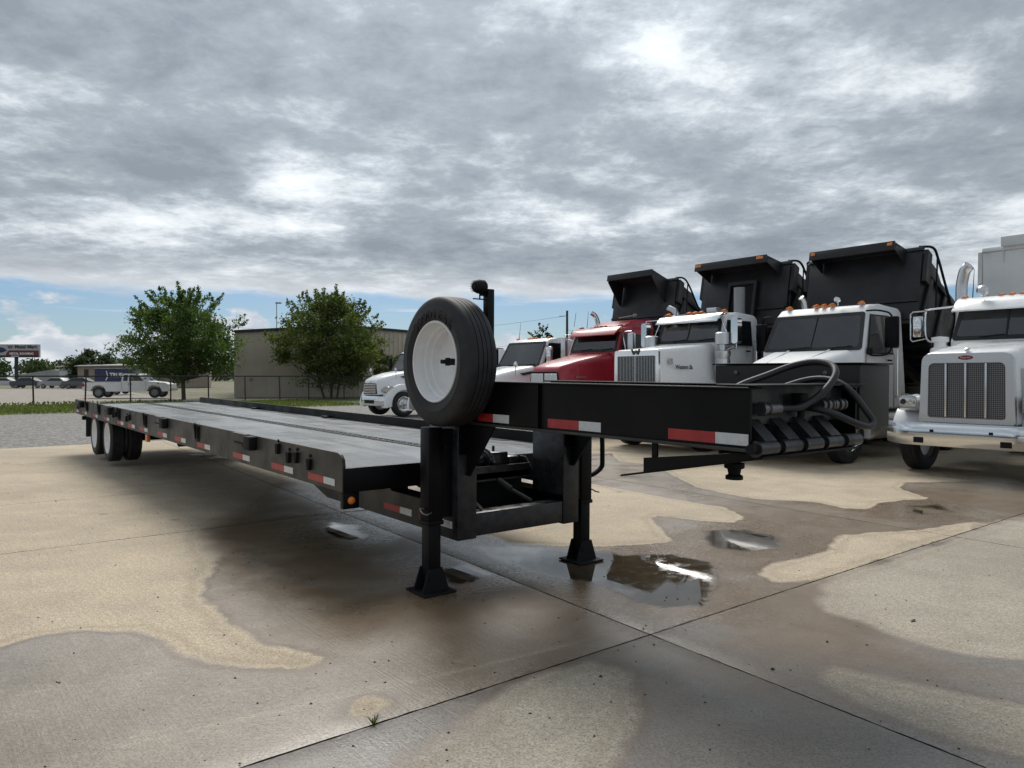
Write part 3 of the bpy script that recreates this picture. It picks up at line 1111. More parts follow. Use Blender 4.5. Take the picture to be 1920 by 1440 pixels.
# hinge lugs and barrels at the tip
HX, HZ, HR = 2.575, 1.262, .036
for i in range(5):
    y0 = -.50 + i * .208
    b = B()
    b.cyl((HX, y0, HZ), (HX, y0 + .165, HZ), HR, n=18)
    b.cyl((HX, y0 - .003, HZ), (HX, y0, HZ), HR + .006, n=18)
    b.out('hinge_barrel', BLACK_WORN_LIT, TL)
    if i < 4:
        b = B()
        yl = y0 + .07
        b.hexa([(HX - .01, yl, HZ + .02), (HX - .01, yl + .10, HZ + .02), (2.462, yl + .10, 1.345), (2.462, yl, 1.345),
                (HX + .012, yl, HZ + .036), (HX + .012, yl + .10, HZ + .036), (2.478, yl + .10, 1.40), (2.478, yl, 1.40)])
        b.out('hinge_lug', BLACK_WORN_LIT, TL)
b = B()
b.cyl((HX, -.545, HZ), (HX, .52, HZ), .026, n=14)
b.out('hinge_pin', BLACK_MATT, TL)
# hinged coupler plate with its king pin
th = math.atan2(.185, .93)
b = B()
for sy in (-1, 1):
    y0, y1 = sorted((sy * .47, sy * .455))
    b.prism([(2.58, 1.213), (1.82, 1.062), (1.82, 1.148), (2.5, 1.235)], y0, y1)
b.hexa([(1.64, -.47, 1.020), (2.60, -.47, 1.212), (2.60, .47, 1.212), (1.64, .47, 1.020), (1.64, -.47, 1.032), (2.60, -.47, 1.224), (2.60, .47, 1.224), (1.64, .47, 1.032)])
cp = b.out('coupler_plate', BLACK, TL)
b = B()
b.lathe([(0, 0), (.058, 0), (.058, -.028), (.040, -.035), (.034, -.065), (.050, -.075), (.050, -.095), (0, -.095)], (2.1, 0, 1.112), 'z', 20, False)
b.out('king_pin', BLACK_MATT, cp)
for sy in (-1, 1):
    b = B()
    b.box(1.86, 1.90, sy * .44 - .006, sy * .44 + .006, 1.08, GNB + .002)
    b.cyl((1.88, sy * .44 - .014, 1.11), (1.88, sy * .44 + .014, 1.11), .014, n=8)
    b.out('hanger_link', BLACK_MATT, cp)
# tool and tank box on the far side of the nose
b = B()
b.box(1.55, 2.56, GH + .008, GH + .37, 1.315, 1.69, .006)
tb = b.out('tank_box', mat('box_paint', (0.018, 0.017, 0.014), 0.5, spec=0.35, noise=(2, 0.3)), TL)
b = B()
b.box(1.53, 2.575, GH + .0, GH + .385, 1.692, 1.702, .003)
b.out('box_lid', BLACK, tb)
for x in (1.72, 2.35):
    b = B()
    b.lathe([(0, -.008), (.014, -.006), (.016, 0), (0, 0)], (x, GH + .006, 1.64), 'y', 10, False)
    b.out('bolt', STEEL, tb)
# hydraulic fittings and hoses
b = B()
b.lathe([(0, 0), (.036, 0), (.036, .03), (.026, .035), (.026, .06), (.032, .062), (.032, .16), (.024, .165), (0, .165)], (2.51, -.365, 1.453), 'y', 18, False)
b.out('hose_fitting', STEEL, TL)
b = B()
b.box(2.475, 2.535, -.02, .05, 1.43, 1.53, .008)
b.cyl((2.51, .015, 1.40), (2.51, .015, 1.43), .02, n=10)
b.out('valve_block', BLACK_MATT, TL)
for y in (.20, .33):
    b = B()
    b.lathe([(0, 0), (.034, 0), (.034, .028), (.022, .03), (.022, .05), (.037, .052), (.037, .075), (.028, .08), (.028, .105), (.034, .107), (.034, .12), (0, .12)], (2.52, y - .02, 1.462), 'y', 18, False)
    b.out('coupling', STEEL, TL)
b = B()
b.tube(smooth_path([(2.51, -.20, 1.453), (2.52, -.146, 1.453), (2.55, -.075, 1.456), (2.58, .014, 1.495), (2.62, .093, 1.566), (2.62, .169, 1.638), (2.56, .222, 1.685), (2.46, .22, 1.701), (2.36, .167, 1.679), (2.28, .052, 1.627), (2.20, -.10, 1.565), (2.12, -.19, 1.48), (2.08, -.2, 1.40)], 8), .019, 12)
b.out('hose', HOSE, TL)
b = B()
b.tube(smooth_path([(2.50, .06, 1.45), (2.57, .048, 1.448), (2.66, .086, 1.422), (2.72, .194, 1.373), (2.74, .292, 1.353), (2.735, .353, 1.377), (2.7, .337, 1.44), (2.64, .319, 1.526), (2.56, .325, 1.584), (2.46, .333, 1.606), (2.36, .306, 1.596), (2.26, .20, 1.55), (2.16, .06, 1.50), (2.1, .0, 1.42)], 8), .018, 12)
b.out('hose', HOSE, TL)

# upright posts, gussets and the lower cross tie
for sy in (-1, 1):
    y0, y1 = sorted((sy * .44, sy * .612))
    b = B()
    b.box(-.28, .125, y0, y1, .375, GNB - .002, .006)
    post = b.out('neck_post', BLACK_WORN_LIT, TL)  # lit front face put into the post colour
    b = B()
    yc = (y0 + y1) / 2
    b.prism([(.126, .86), (.126, GNB - .003), (.47, GNB - .003), (.16, .86)], yc - .008, yc + .008)
    b.out('gusset', BLACK, post)
    b = B()
    b.prism([(.128, y0 + .005), (.128, y1 - .005), (.136, y1 - .005), (.136, y0 + .005)], 1.02, GNB - .004, 'z')
    b.out('post_plate', BLACK, post)
b = B()
b.box(-.02, .118, -.438, .438, .39, .565, .006)
b.out('cross_tie', BLACK_WORN_LIT, TL)  # light on the front is part of the tie's colour
# black plate added to stand in for the darkness under the deck
b = B()
b.box(-.425, -.419, -.22, .43, .40, ZB + .02)
b.out('shade_plate', BLACK_MATT, TL)
# winch tray and winch
b = B()
b.box(-.30, -.288, -.40, .42, .735, .85)
b.box(-.288, -.24, -.40, .42, .735, .747)
for y in (-.40, .412):
    b.prism([(-.62, .70), (-.24, .70), (-.24, .79), (-.34, .90), (-.62, .90)], y - .006, y + .006)
tray = b.out('winch_tray', BLACK_WORN_LIT, TL)
b = B()
b.lathe([(0, 0), (.10, 0), (.10, .014), (.05, .016), (.05, .30), (.10, .302), (.10, .316), (0, .316)], (-.46, -.27, .87), 'y', 22, False)
b.out('winch_drum', BLACK_WORN_LIT, TL)
b = B()
b.box(-.56, -.34, .06, .22, .80, .955, .012)
b.cyl((-.45, .14, .955), (-.45, .14, 1.0), .012, n=8)
b.box(-.54, -.36, .24, .36, .80, .91, .02)
b.out('winch_gearbox', BLACK_WORN_LIT, TL)
b = B()
lp = smooth_path([(-.30, -.38, .90), (-.42, -.26, .985), (-.46, -.12, .99), (-.40, -.04, .985), (-.34, .0, .955), (-.30, .02, .90)], 5)
for i, q in enumerate(lp):
    nx = (lp[min(i + 1, len(lp) - 1)] - lp[max(i - 1, 0)]).normalized()
    sidev = nx.cross(Vector((0, 0, 1))).normalized() if i % 2 else nx.cross(nx.cross(Vector((0, 0, 1)))).normalized()
    ring = [q + nx * math.cos(a) * .030 + sidev * math.sin(a) * .019 for a in np.linspace(0, 2 * math.pi, 11)]
    b.tube(ring, .0065, 6)
b.out('winch_chain', STEEL, TL)
b = B()
b.cyl((-.15, .10, .66), (.0, .20, .575), .018, n=10)
b.cyl((-.15, .10, .66), (-.25, .04, .73), .03, n=10)
b.out('hydraulic_ram', HOSE, TL)
b = B()
b.cyl((-.02, -.40, .66), (.05, -.34, .575), .016, n=8)
b.cyl((-.25, -.42, .78), (-.02, -.40, .66), .022, n=8)
b.out('tie_rod', STEEL, TL)

# landing legs
LEGR = math.radians(0)
for sy in (-1, 1):
    yc = sy * .765
    b = B()
    b.box(-.062, .062, yc - .062, yc + .062, .51, 1.225, .008)
    b.box(-.068, .068, yc - .068, yc + .068, .505, .535, .003)
    leg = b.out('leg_housing', BLACK, TL)
    b = B()
    b.box(-.052, .052, yc - .052, yc + .052, .035, .52, .006)
    b.out('leg', BLACK, leg)
    b = B()
    b.box(-.138, .138, yc - .138, yc + .138, .004, .018, .002, 1)
    for xo in (-.062, .062):
        b.prism([(yc - .115, .018), (yc + .115, .018), (yc + .058, .185), (yc - .058, .185)], xo - .006, xo + .006, 'x')
    b.box(.068, .074, yc - .055, yc + .055, .10, .125)
    b.out('foot', BLACK_MATT, leg)
    b = B()
    b.box(-.05, .05, *sorted((sy * .702, sy * .613)), .55, 1.21)
    b.cyl((.0, sy * .70, 1.08), (.09, sy * .70, 1.08), .014, n=8)
    b.out('leg_bracket', BLACK, leg)
    b = B()
    b.cyl((.0, yc - sy * .0 + sy * .060, .62), (.0, yc + sy * .10, .62), .012, n=8)
    b.tube(smooth_path([(.0, yc + sy * .10, .62), (.06, yc + sy * .11, .60), (.11, yc + sy * .10, .60), (.10, yc + sy * .06, .61)], 4), .006, 6)
    b.out('locking_pin', STEEL, leg)
b = B()
b.tube(smooth_path([(.02, .90, 1.19), (.05, .95, 1.12), (.05, .965, .86), (.045, .955, .80), (.03, .90, .755), (.0, .84, .72), (.0, .835, .66), (.0, .835, .55)], 6), .021, 10)
b.out('crank_handle', BLACK, TL)

# stub post with work light
b = B()
b.box(.285, .345, -.505, -.445, GNT + .002, 2.24, .004)
lp_ = b.out('light_post', BLACK, TL)
b = B()
b.lathe([(0, .062), (.024, .058), (.042, .040), (.052, .014), (.052, -.03), (.040, -.045), (0, -.05)], (.30, -.545, 2.255), 'y', 20, False)
b.xf(Matrix.Translation((.30, -.545, 2.255)) @ Matrix.Rotation(R(180), 4, 'Z') @ Matrix.Translation((-.30, .545, -2.255)))
b.cyl((.30, -.545, 2.205), (.30, -.545, 2.16), .006, n=6)
b.cyl((.30, -.605, 2.165), (.30, -.50, 2.165), .005, n=6)
b.box(.285, .315, -.53, -.505, 2.19, 2.24)
for k in range(9):
    a = math.pi * k / 9
    b.cyl((.30 - .045 * math.cos(a), -.60, 2.255 - .045 * math.sin(a)), (.30 + .045 * math.cos(a), -.60, 2.255 + .045 * math.sin(a)), .0022, n=4)
b.out('work_light', BLACK_MATT, lp_)

# ================================================================== SPARE WHEEL
SPY = -.675
SP = empty('spare_wheel', (0, 0, 0), label='spare wheel with white rim standing upright on the near landing leg', cat='wheel')
Mt = Matrix.Translation((0, 6.016, 0)) @ Matrix.Rotation(R(-52), 4, 'Z')
SP.location = Mt @ Vector((0.09, SPY, 1.709))
SP.rotation_euler = (0, 0, R(-52))
b = B()
h = .13
prof = []
Rt, rr_ = .478, .292
b.lathe([(.290, -h * .82), (.322, -h * .98), (.36, -h * 1.02), (.366, -h * 1.045), (.373, -h * 1.02), (.42, -h * .99), (.452, -h * .90), (.468, -h * .80), (.476, -h * .66),
         (.478, -h * .46), (.464, -h * .455), (.464, -h * .415), (.478, -h * .41), (.479, -h * .16), (.465, -h * .155), (.465, -h * .115), (.479, -h * .11),
         (.479, h * .11), (.465, h * .115), (.465, h * .155), (.479, h * .16), (.478, h * .41), (.464, h * .415), (.464, h * .455), (.478, h * .46),
         (.476, h * .66), (.468, h * .80), (.452, h * .90), (.42, h * .99), (.36, h * 1.02), (.322, h * .98), (.290, h * .82)], n=96)
b.out('tyre', RUBBER, SP)
b = B()
b.lathe([(.300, -h * .80), (.300, -h * .93), (.293, -h * .97), (.284, -h * .94), (.281, -h * .70), (.274, -h * .58), (.272, -h * .30), (.258, -h * .22), (.254, h * .06), (.240, h * .14),
         (.236, h * .44), (.226, h * .56), (.18, h * .56), (.10, h * .60), (0, h * .60), (0, h * .70), (.25, h * .72), (.300, h * .8)], n=72)
rim_o = b.out('rim', WHITE_RIM, SP)
b = B()
b.cyl((.02, h * .6, .0), (.02, -h * .52, .0), .016, n=10)
b.cyl((.02, h * .6, .0), (.02, -h * .1, .0), .028, n=6)
b.cyl((.02, -h * .02, .0), (.02, -h * .16, .0), .034, n=6)
b.out('clamp_bolt', BLACK_MATT, SP)
# raised maker's lettering round the top of the sidewall
word = 'GOODYEAR'
le = bpy.data.meshes.new('lettering')
bm = bmesh.new()
for i, chh in enumerate(word):
    lo = text_mesh(chh, .092, RUBBER_TEXT, 'ltr', depth=.003)
    ang = R(43 - i * 12.0)          # from the top, turning clockwise as seen from outside
    # text lies in its own xy; stand it on the sidewall facing -y
    M = Matrix.Rotation(ang - R(0), 4, 'Y').inverted() @ Matrix.Translation((0, -h * 1.015, .345)) @ Matrix.Rotation(R(90), 4, 'X')
    lo.data.transform(M)
    bm.from_mesh(lo.data)
    bpy.data.objects.remove(lo)
bm.to_mesh(le)
bm.free()
le.materials.append(RUBBER_TEXT)
lt = bpy.data.objects.new('lettering', le)
lt.parent = SP
link(lt)

# ================================================================== TRUCKS
TR = R(180 + 38)


def truck_root(name, p, label, scale=1.0):
    o = empty(name, (p[0], p[1], 0), (0, 0, TR), label, 'truck')
    o.scale = (scale,) * 3
    return o


def panel(parent, name, pts, m, thick=.006, bev=0.0):
    """a thin slab on a quadrilateral: pts go round, the slab grows along their normal"""
    P = [Vector(q) for q in pts]
    n = (P[1] - P[0]).cross(P[-1] - P[0]).normalized()
    b = B()
    b.hexa([tuple(q) for q in P] + [tuple(q + n * thick) for q in P])
    return b.out(name, m, parent)


def round_panel(parent, name, c, ux, uy, hw0, hw1, hh, r, m, thick=.006):
    """rounded trapezium window: centre c, in-plane axes ux, uy; bottom half width hw0, top hw1"""
    ux, uy, c = Vector(ux).normalized(), Vector(uy).normalized(), Vector(c)
    n = ux.cross(uy)
    pts = []
    for (cx, cy, a0) in ((hw0 - r, -hh + r, -90), (hw1 - r, hh - r, 0), (-hw1 + r, hh - r, 90), (-hw0 + r, -hh + r, 180)):
        for i in range(5):
            a = R(a0 + 90 * i / 4)
            pts.append(c + ux * (cx + r * math.cos(a)) + uy * (cy + r * math.sin(a)))
    b = B()
    b.loft([[tuple(q) for q in pts], [tuple(q + n * thick) for q in pts]])
    return b.out(name, m, parent)


def round_frame(parent, name, c, ux, uy, hw0, hw1, hh, r, wd, m, thick=.006):
    """rounded window frame of width wd round the opening"""
    ux, uy, c = Vector(ux).normalized(), Vector(uy).normalized(), Vector(c)
    n = ux.cross(uy)

    def ring(g):
        pts = []
        for (cx, cy, a0) in ((hw0 + g - r, -hh - g + r, -90), (hw1 + g - r, hh + g - r, 0), (-hw1 - g + r, hh + g - r, 90), (-hw0 - g + r, -hh - g + r, 180)):
            for i in range(5):
                a = R(a0 + 90 * i / 4)
                pts.append(c + ux * (cx + r * math.cos(a)) + uy * (cy + r * math.sin(a)))
        return pts
    b = B()
    o, i_ = ring(wd), ring(0)
    b.loft([[tuple(q) for q in i_], [tuple(q) for q in o], [tuple(q + n * thick) for q in o], [tuple(q + n * thick) for q in i_], [tuple(q) for q in i_]], cap=False)
    return b.out(name, m, parent)


def cab(parent, paint, xw, zw, xt, zt, zr, hw, length, zf=1.0, visor=False, roof_round=.07, split=False, top_in=.90, wfrac=.88, sun_m=None):
    """xw,zw: foot of the windscreen; xt,zt: its head; zr: roof; hw: half width at the belt"""
    xb = xw - length
    prof = [(xw + .02, zf), (xw + .03, zw - .06), (xt, zt + .04), (xt - .18, zr - .02), (xt - .5, zr), (xb + .12, zr - .03), (xb, zr - .12), (xb, zf)]

    def inset(z):
        if z <= zw:
            return 1.0
        return 1.0 - (1 - top_in) * min(1, (z - zw) / (zr - zw))
    sn = Vector((zt + .04 - (zw - .06), 0, (xw + .03) - xt)).normalized()

    def open_front(b):
        """take the glazed face out of the shell"""
        best = max((f for f in b.bm.faces if f.normal.dot(sn) > .985 or f.normal.dot(sn) < -.985), key=lambda f: f.calc_area() if f.calc_center_median().x > xb + length * .5 else 0)
        bmesh.ops.delete(b.bm, geom=[best], context='FACES_ONLY')
    b = B()
    b.prism(prof, -hw, hw, 'y', roof_round, 3, inset)
    b.bm.normal_update()
    open_front(b)
    body = b.out('cab', paint, parent, sharp=.9)
    b = B()
    cxm, czm = (xw + xb) / 2, (zf + zr) / 2
    b.prism([(cxm + (px - cxm) * .955, czm + (pz - czm) * .955) for px, pz in prof], -hw * .95, hw * .95, 'y', .03, 1, inset)
    b.bm.normal_update()
    open_front(b)
    b.out('cab_lining', LINING, body)
    b = B()
    b.prism([(xw - .04, zw - .5), (xw - .04, zw - .09), (xw - .30, zw - .03), (xw - .42, zw - .12), (xw - .42, zw - .5)], -hw * .92, hw * .92, 'y', .03, 2)
    b.out('dashboard', SEAT, body)
    for s_ in (-1, 1):
        b = B()
        b.prism([(xw - 1.10, zw - .65), (xw - .62, zw - .62), (xw - .60, zw - .46), (xw - .98, zw - .44), (xw - 1.10, zw + .30), (xw - 1.22, zw + .30), (xw - 1.22, zw - .60)], s_ * hw * .48 - .24, s_ * hw * .48 + .24, 'y', .05, 2)
        b.out('seat', SEAT, body)
    b = B()
    sc_ = Vector((xw - .50, hw * .48, zw + .0))
    b.tube([sc_ + Vector((math.sin(a_) * .09, math.cos(a_) * .22, math.sin(a_) * .20)) for a_ in np.linspace(0, 2 * math.pi, 19)], .016, 6)
    b.out('steering_wheel', BLACK_MATT, body)
    # windscreen
    a = Vector((xw + .03, 0, zw - .06))
    e = Vector((xt, 0, zt + .04))
    up = (e - a)
    L = up.length
    up.normalize()
    n = Vector((0, 1, 0)).cross(up)
    c = a + up * (L * .5 + .01) + n * .004
    hwb, hwt = hw * wfrac, hw * inset(zt) * wfrac
    hh = L * .5 - .055
    round_frame(body, 'windscreen_seal', c - n * .004, (0, 1, 0), up, hwb - .015, hwt - .015, hh - .015, .06, .075, GASKET, .012)
    gl = round_panel(body, 'windscreen', c + n * .001, (0, 1, 0), up, hwb, hwt, hh, .055, GLASS, .004)
    if split:
        p0, p1 = c - up * hh + n * .006, c + up * hh + n * .006
        b = B()
        b.cyl(p0, p1, .018, n=8)
        b.out('centre_pillar', GASKET, gl)
    for sy in (-.45, .35):
        b = B()
        q = c - up * (hh + .01) + Vector((0, sy * hw, 0)) + n * .014
        b.tube([q, q + Vector((0, .42 * hw, 0)) + up * .035], .010, 6)
        b.tube([q + Vector((0, .1, 0)) + up * .01, q + Vector((0, .1, 0)) - up * .05], .008, 6)
        b.out('wiper', BLACK_MATT, gl)
    # doors with windows
    for s in (-1, 1):
        y0 = s * (hw + .004)
        yt = s * (hw * inset(zt) + .004)
        xd0, xd1 = xw - .14, max(xb + .14, xw - 1.10)
        # slanted front edge follows the screen post
        sl = (xw - xt) * .85
        z0, z1 = zw - .10, zt - .02
        zm = lambda z: s * (hw * inset(z) + .003)
        q = [(xd0, zm(z0), z0), (xd1, zm(z0), z0), (xd1, zm(z1), z1), (xd0 - sl, zm(z1), z1)]
        if s > 0:
            q = q[::-1]
        if s < 0:
            q = [q[1], q[0], q[3], q[2]][::1]
            q = q[::-1]
            q = q[::-1]
        P = [Vector(v) for v in q]
        nn = (P[1] - P[0]).cross(P[-1] - P[0])
        if nn.y * s < 0:
            P.reverse()
        cen = sum(P, Vector()) / 4
        seal = panel(body, 'window_seal', [cen + (v - cen) * 1.08 for v in P], GASKET, .003)
        panel(seal, 'side_window', [v + Vector((0, s * .003, 0)) for v in P], GLASS_SIDE, .004)
        b = B()
        gz = .006
        for (xx0, xx1, zz0, zz1) in ((xd0 + .09, xd0 + .10, zf + .05, zw - .15), (xd1 - .075, xd1 - .065, zf + .05, zw - .12)):
            b.box(xx0, xx1, *sorted((y0 - s * .006, y0)), zz0, zz1)
        b.out('door_gap', GASKET, body)
        b = B()
        b.box(xd1 + .06, xd1 + .22, *sorted((y0, y0 + s * .025)), zw - .26, zw - .225, .006)
        b.out('door_handle', BLACK_MATT, body)
    for s_ in (-1, 1):
        b = B()
        xg_ = max(xb + .06, xw - 1.22)
        yg_ = s_ * (hw + .05)
        b.tube([(xg_, s_ * hw, zf + .25), (xg_, yg_, zf + .27), (xg_, yg_, zw - .02), (xg_, s_ * hw * .99, zw)], .014, 6)
        b.out('grab_handle', CHROME, body)
    b = B()
    b.tube([(xt - .35, -hw * .8, zr - .03), (xt - .42, -hw * .8, zr + .55)], [.010, .004], 5)
    b.out('antenna', BLACK_MATT, body)
    if visor:
        b = B()
        b.prism([(xt + .02, zt + .07), (xt + .26, zt - .045), (xt + .27, zt - .02), (xt + .10, zt + .13), (xt - .04, zr + .0)], -hw * .93, hw * .93, 'y', .01, 2)
        b.out('sun_visor', sun_m or CHROME, body)
    return body, inset


def roof_lights(parent, x, z, hw, n=5, m=AMBER, big=1.0):
    for i in range(n):
        f = (-1, -.22, 0, .22, 1)[i] if n == 5 else -1 + 2 * i / (n - 1)
        y = f * hw
        b = B()
        b.loft([rrect(x - .09 * big, .03 * big, .025 * big, z - .012, z + .02, .008, .008), rrect(x - .03, .045 * big, .035 * big, z - .012, z + .050 * big, .01, .018), rrect(x + .07 * big, .045 * big, .028 * big, z - .012, z + .022 * big, .008, .008)])
        o = b.out('roof_light', m, parent, loc=(0, y, 0))


def chassis(parent, x0, x1, front_x, rear_xs, r=.52, hwf=1.03, rim_m=ALU, fr_rim=None):
    b = B()
    for sy in (-1, 1):
        b.box(x1, x0, sy * .43 - .04, sy * .43 + .04, .72, .98)
    b.out('chassis_rail', BLACK_MATT, parent)
    for sy in (-1, 1):
        wheel(parent, front_x, sy * hwf, r, r, .29, .30, sy, fr_rim or rim_m, dish=.03)
    b = B()
    b.cyl((front_x, -.9, .5), (front_x, .9, .5), .06, n=10)
    b.out('front_axle', BLACK_MATT, parent)
    for rx in rear_xs:
        for sy in (-1, 1):
            wheel(parent, rx, sy * 1.06, r, r, .27, .30, sy, rim_m, dish=.12)
            wheel(parent, rx, sy * .74, r, r, .27, .30, -sy, rim_m, nuts=False)
    b = B()
    for sy in (-1, 1):
        b.lathe([(0, 0), (.28, 0), (.30, .02), (.30, 1.03), (.28, 1.05), (0, 1.05)], (front_x - 2.2, sy * .86, .66), 'x', 24, False)
    b.out('fuel_tank', ALU, parent)


def fender(parent, x, r, y0, y1, paint, thick=.09, front=None, top_flat=0.0, a0=-8, a1=188):
    """wheel arch as one curved shell from y0 (inner) to y1 (outer)"""
    Ri = r + .07
    outer, inner = [], []
    for i in range(17):
        a = R(a0 + (a1 - a0) * i / 16)
        ro = Ri + thick + (front or 0) * max(0, math.cos(a)) ** 2
        outer.append((x + ro * math.cos(a), r + ro * math.sin(a) * (1 + top_flat)))
        inner.append((x + Ri * math.cos(a), r + Ri * math.sin(a)))
    poly = outer + inner[::-1]
    b = B()
    v0, v1 = min(y0, y1), max(y0, y1)
    rings = []
    for (y, k) in ((v0, 0), (v0 + .02, 0), (v1 - .02, 0), (v1, 0)):
        rings.append([(px, y, pz) for px, pz in poly])
    # pull the outside edges in a little for a rolled look
    cx, cz = x, r
    for idx in (0, 3):
        rings[idx] = [(cx + (px - cx) * .975 if j < 17 else px, yy, cz + (pz - cz) * .975 if j < 17 else pz) for j, (px, yy, pz) in enumerate(rings[idx])]
    bmv = [[b.bm.verts.new(q) for q in rg] for rg in rings]
    n = len(poly)
    for ra, rb in zip(bmv, bmv[1:]):
        for i in range(n):
            j = (i + 1) % n
            b.bm.faces.new([ra[i], ra[j], rb[j], rb[i]])
    for rg in (bmv[0], bmv[-1]):
        for i in range(16):
            b.bm.faces.new([rg[i], rg[i + 1], rg[n - 2 - i], rg[n - 1 - i]])
    return b.out('fender', paint, parent, sharp=.8)


def dump_body(parent, paint, xh=-7.81, zh=.88, phi=26, L=4.3, H=1.45, hw=1.24, prot=(.95, .60, .12), scoop=False, window=False, tarp=True, lights=None, shelf=False):
    """tipping body raised about its rear hinge; built level in its own frame, x forward from the hinge"""
    b = B()
    b.box(0, L, -hw, hw, 0, .08)
    for x in np.arange(.3, L, .45):
        b.box(x - .04, x + .04, -hw + .02, hw - .02, -.10, -.001)
    for sy in (-1, 1):
        b.box(.1, L - .1, sy * .42 - .06, sy * .42 + .06, -.26, -.101)
    body = b.out('dump_body', paint, parent, loc=(xh, 0, zh), rot=(0, -R(phi), 0))
    RK = .29

    def fx(z):
        return L + z * RK
    b = B()
    b.hexa([(fx(.081) - .05, -hw, .081), (fx(.081), -hw, .081), (fx(.081), hw, .081), (fx(.081) - .05, hw, .081), (fx(H) - .05, -hw, H), (fx(H), -hw, H), (fx(H), hw, H), (fx(H) - .05, hw, H)], .012)
    fw = b.out('front_wall', paint, body)
    b = B()
    b.hexa([(fx(.42) + .001, -hw + .02, .42), (fx(.42) + .05, -hw + .02, .42), (fx(.42) + .05, hw - .02, .42), (fx(.42) + .001, hw - .02, .42),
            (fx(.48) + .001, -hw + .02, .48), (fx(.48) + .05, -hw + .02, .48), (fx(.48) + .05, hw - .02, .48), (fx(.48) + .001, hw - .02, .48)])
    b.out('wall_stiffener', paint, fw)
    b = B()
    b.hexa([(fx(H) - .06, -hw - .01, H + .001), (fx(H) + .03, -hw - .01, H + .001), (fx(H) + .03, hw + .01, H + .001), (fx(H) - .06, hw + .01, H + .001), (fx(H) - .06, -hw - .01, H + .09), (fx(H) + .03, -hw - .01, H + .09), (fx(H) + .03, hw + .01, H + .09), (fx(H) - .06, hw + .01, H + .09)], .01)
    b.out('wall_cap', paint, fw)
    if window:
        for (y0, y1, z0, z1) in ((-.36, .46, 1.02, 1.10), (-.36, -.28, .25, 1.02), (.38, .46, .25, 1.02)):
            b = B()
            b.hexa([(fx(z0) + .052, y0, z0), (fx(z0) + .14, y0, z0), (fx(z0) + .14, y1, z0), (fx(z0) + .052, y1, z0), (fx(z1) + .052, y0, z1), (fx(z1) + .14, y0, z1), (fx(z1) + .14, y1, z1), (fx(z1) + .052, y1, z1)])
            b.out('housing_frame', paint, fw)
        b = B()
        b.hexa([(fx(.25) + .053, -.279, .25), (fx(.25) + .06, -.279, .25), (fx(.25) + .06, .379, .25), (fx(.25) + .053, .379, .25), (fx(1.019) + .053, -.279, 1.019), (fx(1.019) + .06, -.279, 1.019), (fx(1.019) + .06, .379, 1.019), (fx(1.019) + .053, .379, 1.019)])
        b.out('housing_opening', BLACK_MATT, fw)
    for sy in (-1, 1):
        y0, y1 = sorted((sy * hw, sy * (hw - .05)))
        b = B()
        b.prism([(.02, .081), (fx(.081) - .051, .081), (fx(H) - .051, H), (fx(H) - .75, H), (fx(H) - 1.25, H - .24), (.02, H - .24)], y0, y1)
        sw = b.out('side_wall', paint, body)
        b = B()
        b.box(.0, fx(H - .3) - .06, *sorted((sy * (hw + .002), sy * (hw + .075))), H - .36, H - .24, .01)
        b.out('top_rail', paint, sw)
        for x in (.12, .95, 1.8, 2.65, 3.45, L - .12):
            b = B()
            b.prism([(x - .07, .0), (x + .07, .0), (x + .07, H - .365), (x - .07, H - .365)], *sorted((sy * (hw + .002), sy * (hw + .065))), 'y', .012, 1)
            b.out('side_rib', paint, sw)
        b = B()
        b.prism([(fx(H - .6) - .24, H - .6), (fx(H - .6) - .02, H - .6), (fx(H) - .02, H + .04), (fx(H) - .24, H + .04)], *sorted((sy * (hw + .012), sy * (hw + .10))), 'y', .01, 1)
        b.out('corner_post', paint, sw)
        if tarp:
            yy = sy * (hw + .14)
            b = B()
            LT = fx(H)
            b.tube(smooth_path([(LT - .02, sy * (hw - .1), H + .12), (LT - .10, yy, H + .11), (LT - .45, yy, H + .02), (LT - 1.3, yy, H - .45), (1.9, yy, .35), (1.7, yy, .2)], 6), .026, 8)
            b.out('tarp_arm', BLACK_MATT, sw)
            b = B()
            b.tube([(LT - .30, yy + sy * .03, H + .02), (LT - .75, yy + sy * .03, .40)], .018, 6)
            b.out('tarp_rod', BLACK_MATT, sw)
    # cab protector
    pw, pl, ph = prot
    L0 = fx(H) + .031
    b = B()
    b.hexa([(L0, -pw, H + .03), (L0 + pl, -pw, H + ph), (L0 + pl, pw, H + ph), (L0, pw, H + .03), (L0, -pw, H + .06), (L0 + pl, -pw, H + ph + .03), (L0 + pl, pw, H + ph + .03), (L0, pw, H + .06)])
    pr = b.out('cab_protector', paint, body)
    b = B()
    b.hexa([(L0 + pl - .05, -pw - .012, H + ph - .13), (L0 + pl - .01, -pw - .012, H + ph - .15), (L0 + pl - .01, pw + .012, H + ph - .15), (L0 + pl - .05, pw + .012, H + ph - .13),
            (L0 + pl + .001, -pw - .012, H + ph + .035), (L0 + pl + .04, -pw - .012, H + ph + .035), (L0 + pl + .04, pw + .012, H + ph + .035), (L0 + pl + .001, pw + .012, H + ph + .035)], .006)
    b.out('protector_lip', paint, pr)
    for sy in (-1, 1):
        y0, y1 = sorted((sy * pw, sy * (pw - .02)))
        b = B()
        if scoop:
            b.prism([(fx(H - .62) + .012, H - .62), (L0 + .001, H + .029), (L0 + pl - .06, H + ph - .001), (L0 + pl - .06, H + ph - .16), (fx(H - .62) + .14, H - .60)], y0, y1)
        else:
            b.prism([(fx(H - .24) + .012, H - .24), (L0 + .001, H + .029), (L0 + pl - .06, H + ph - .001), (L0 + pl - .06, H + ph - .11)], y0, y1)
        b.out('protector_cheek', paint, pr)
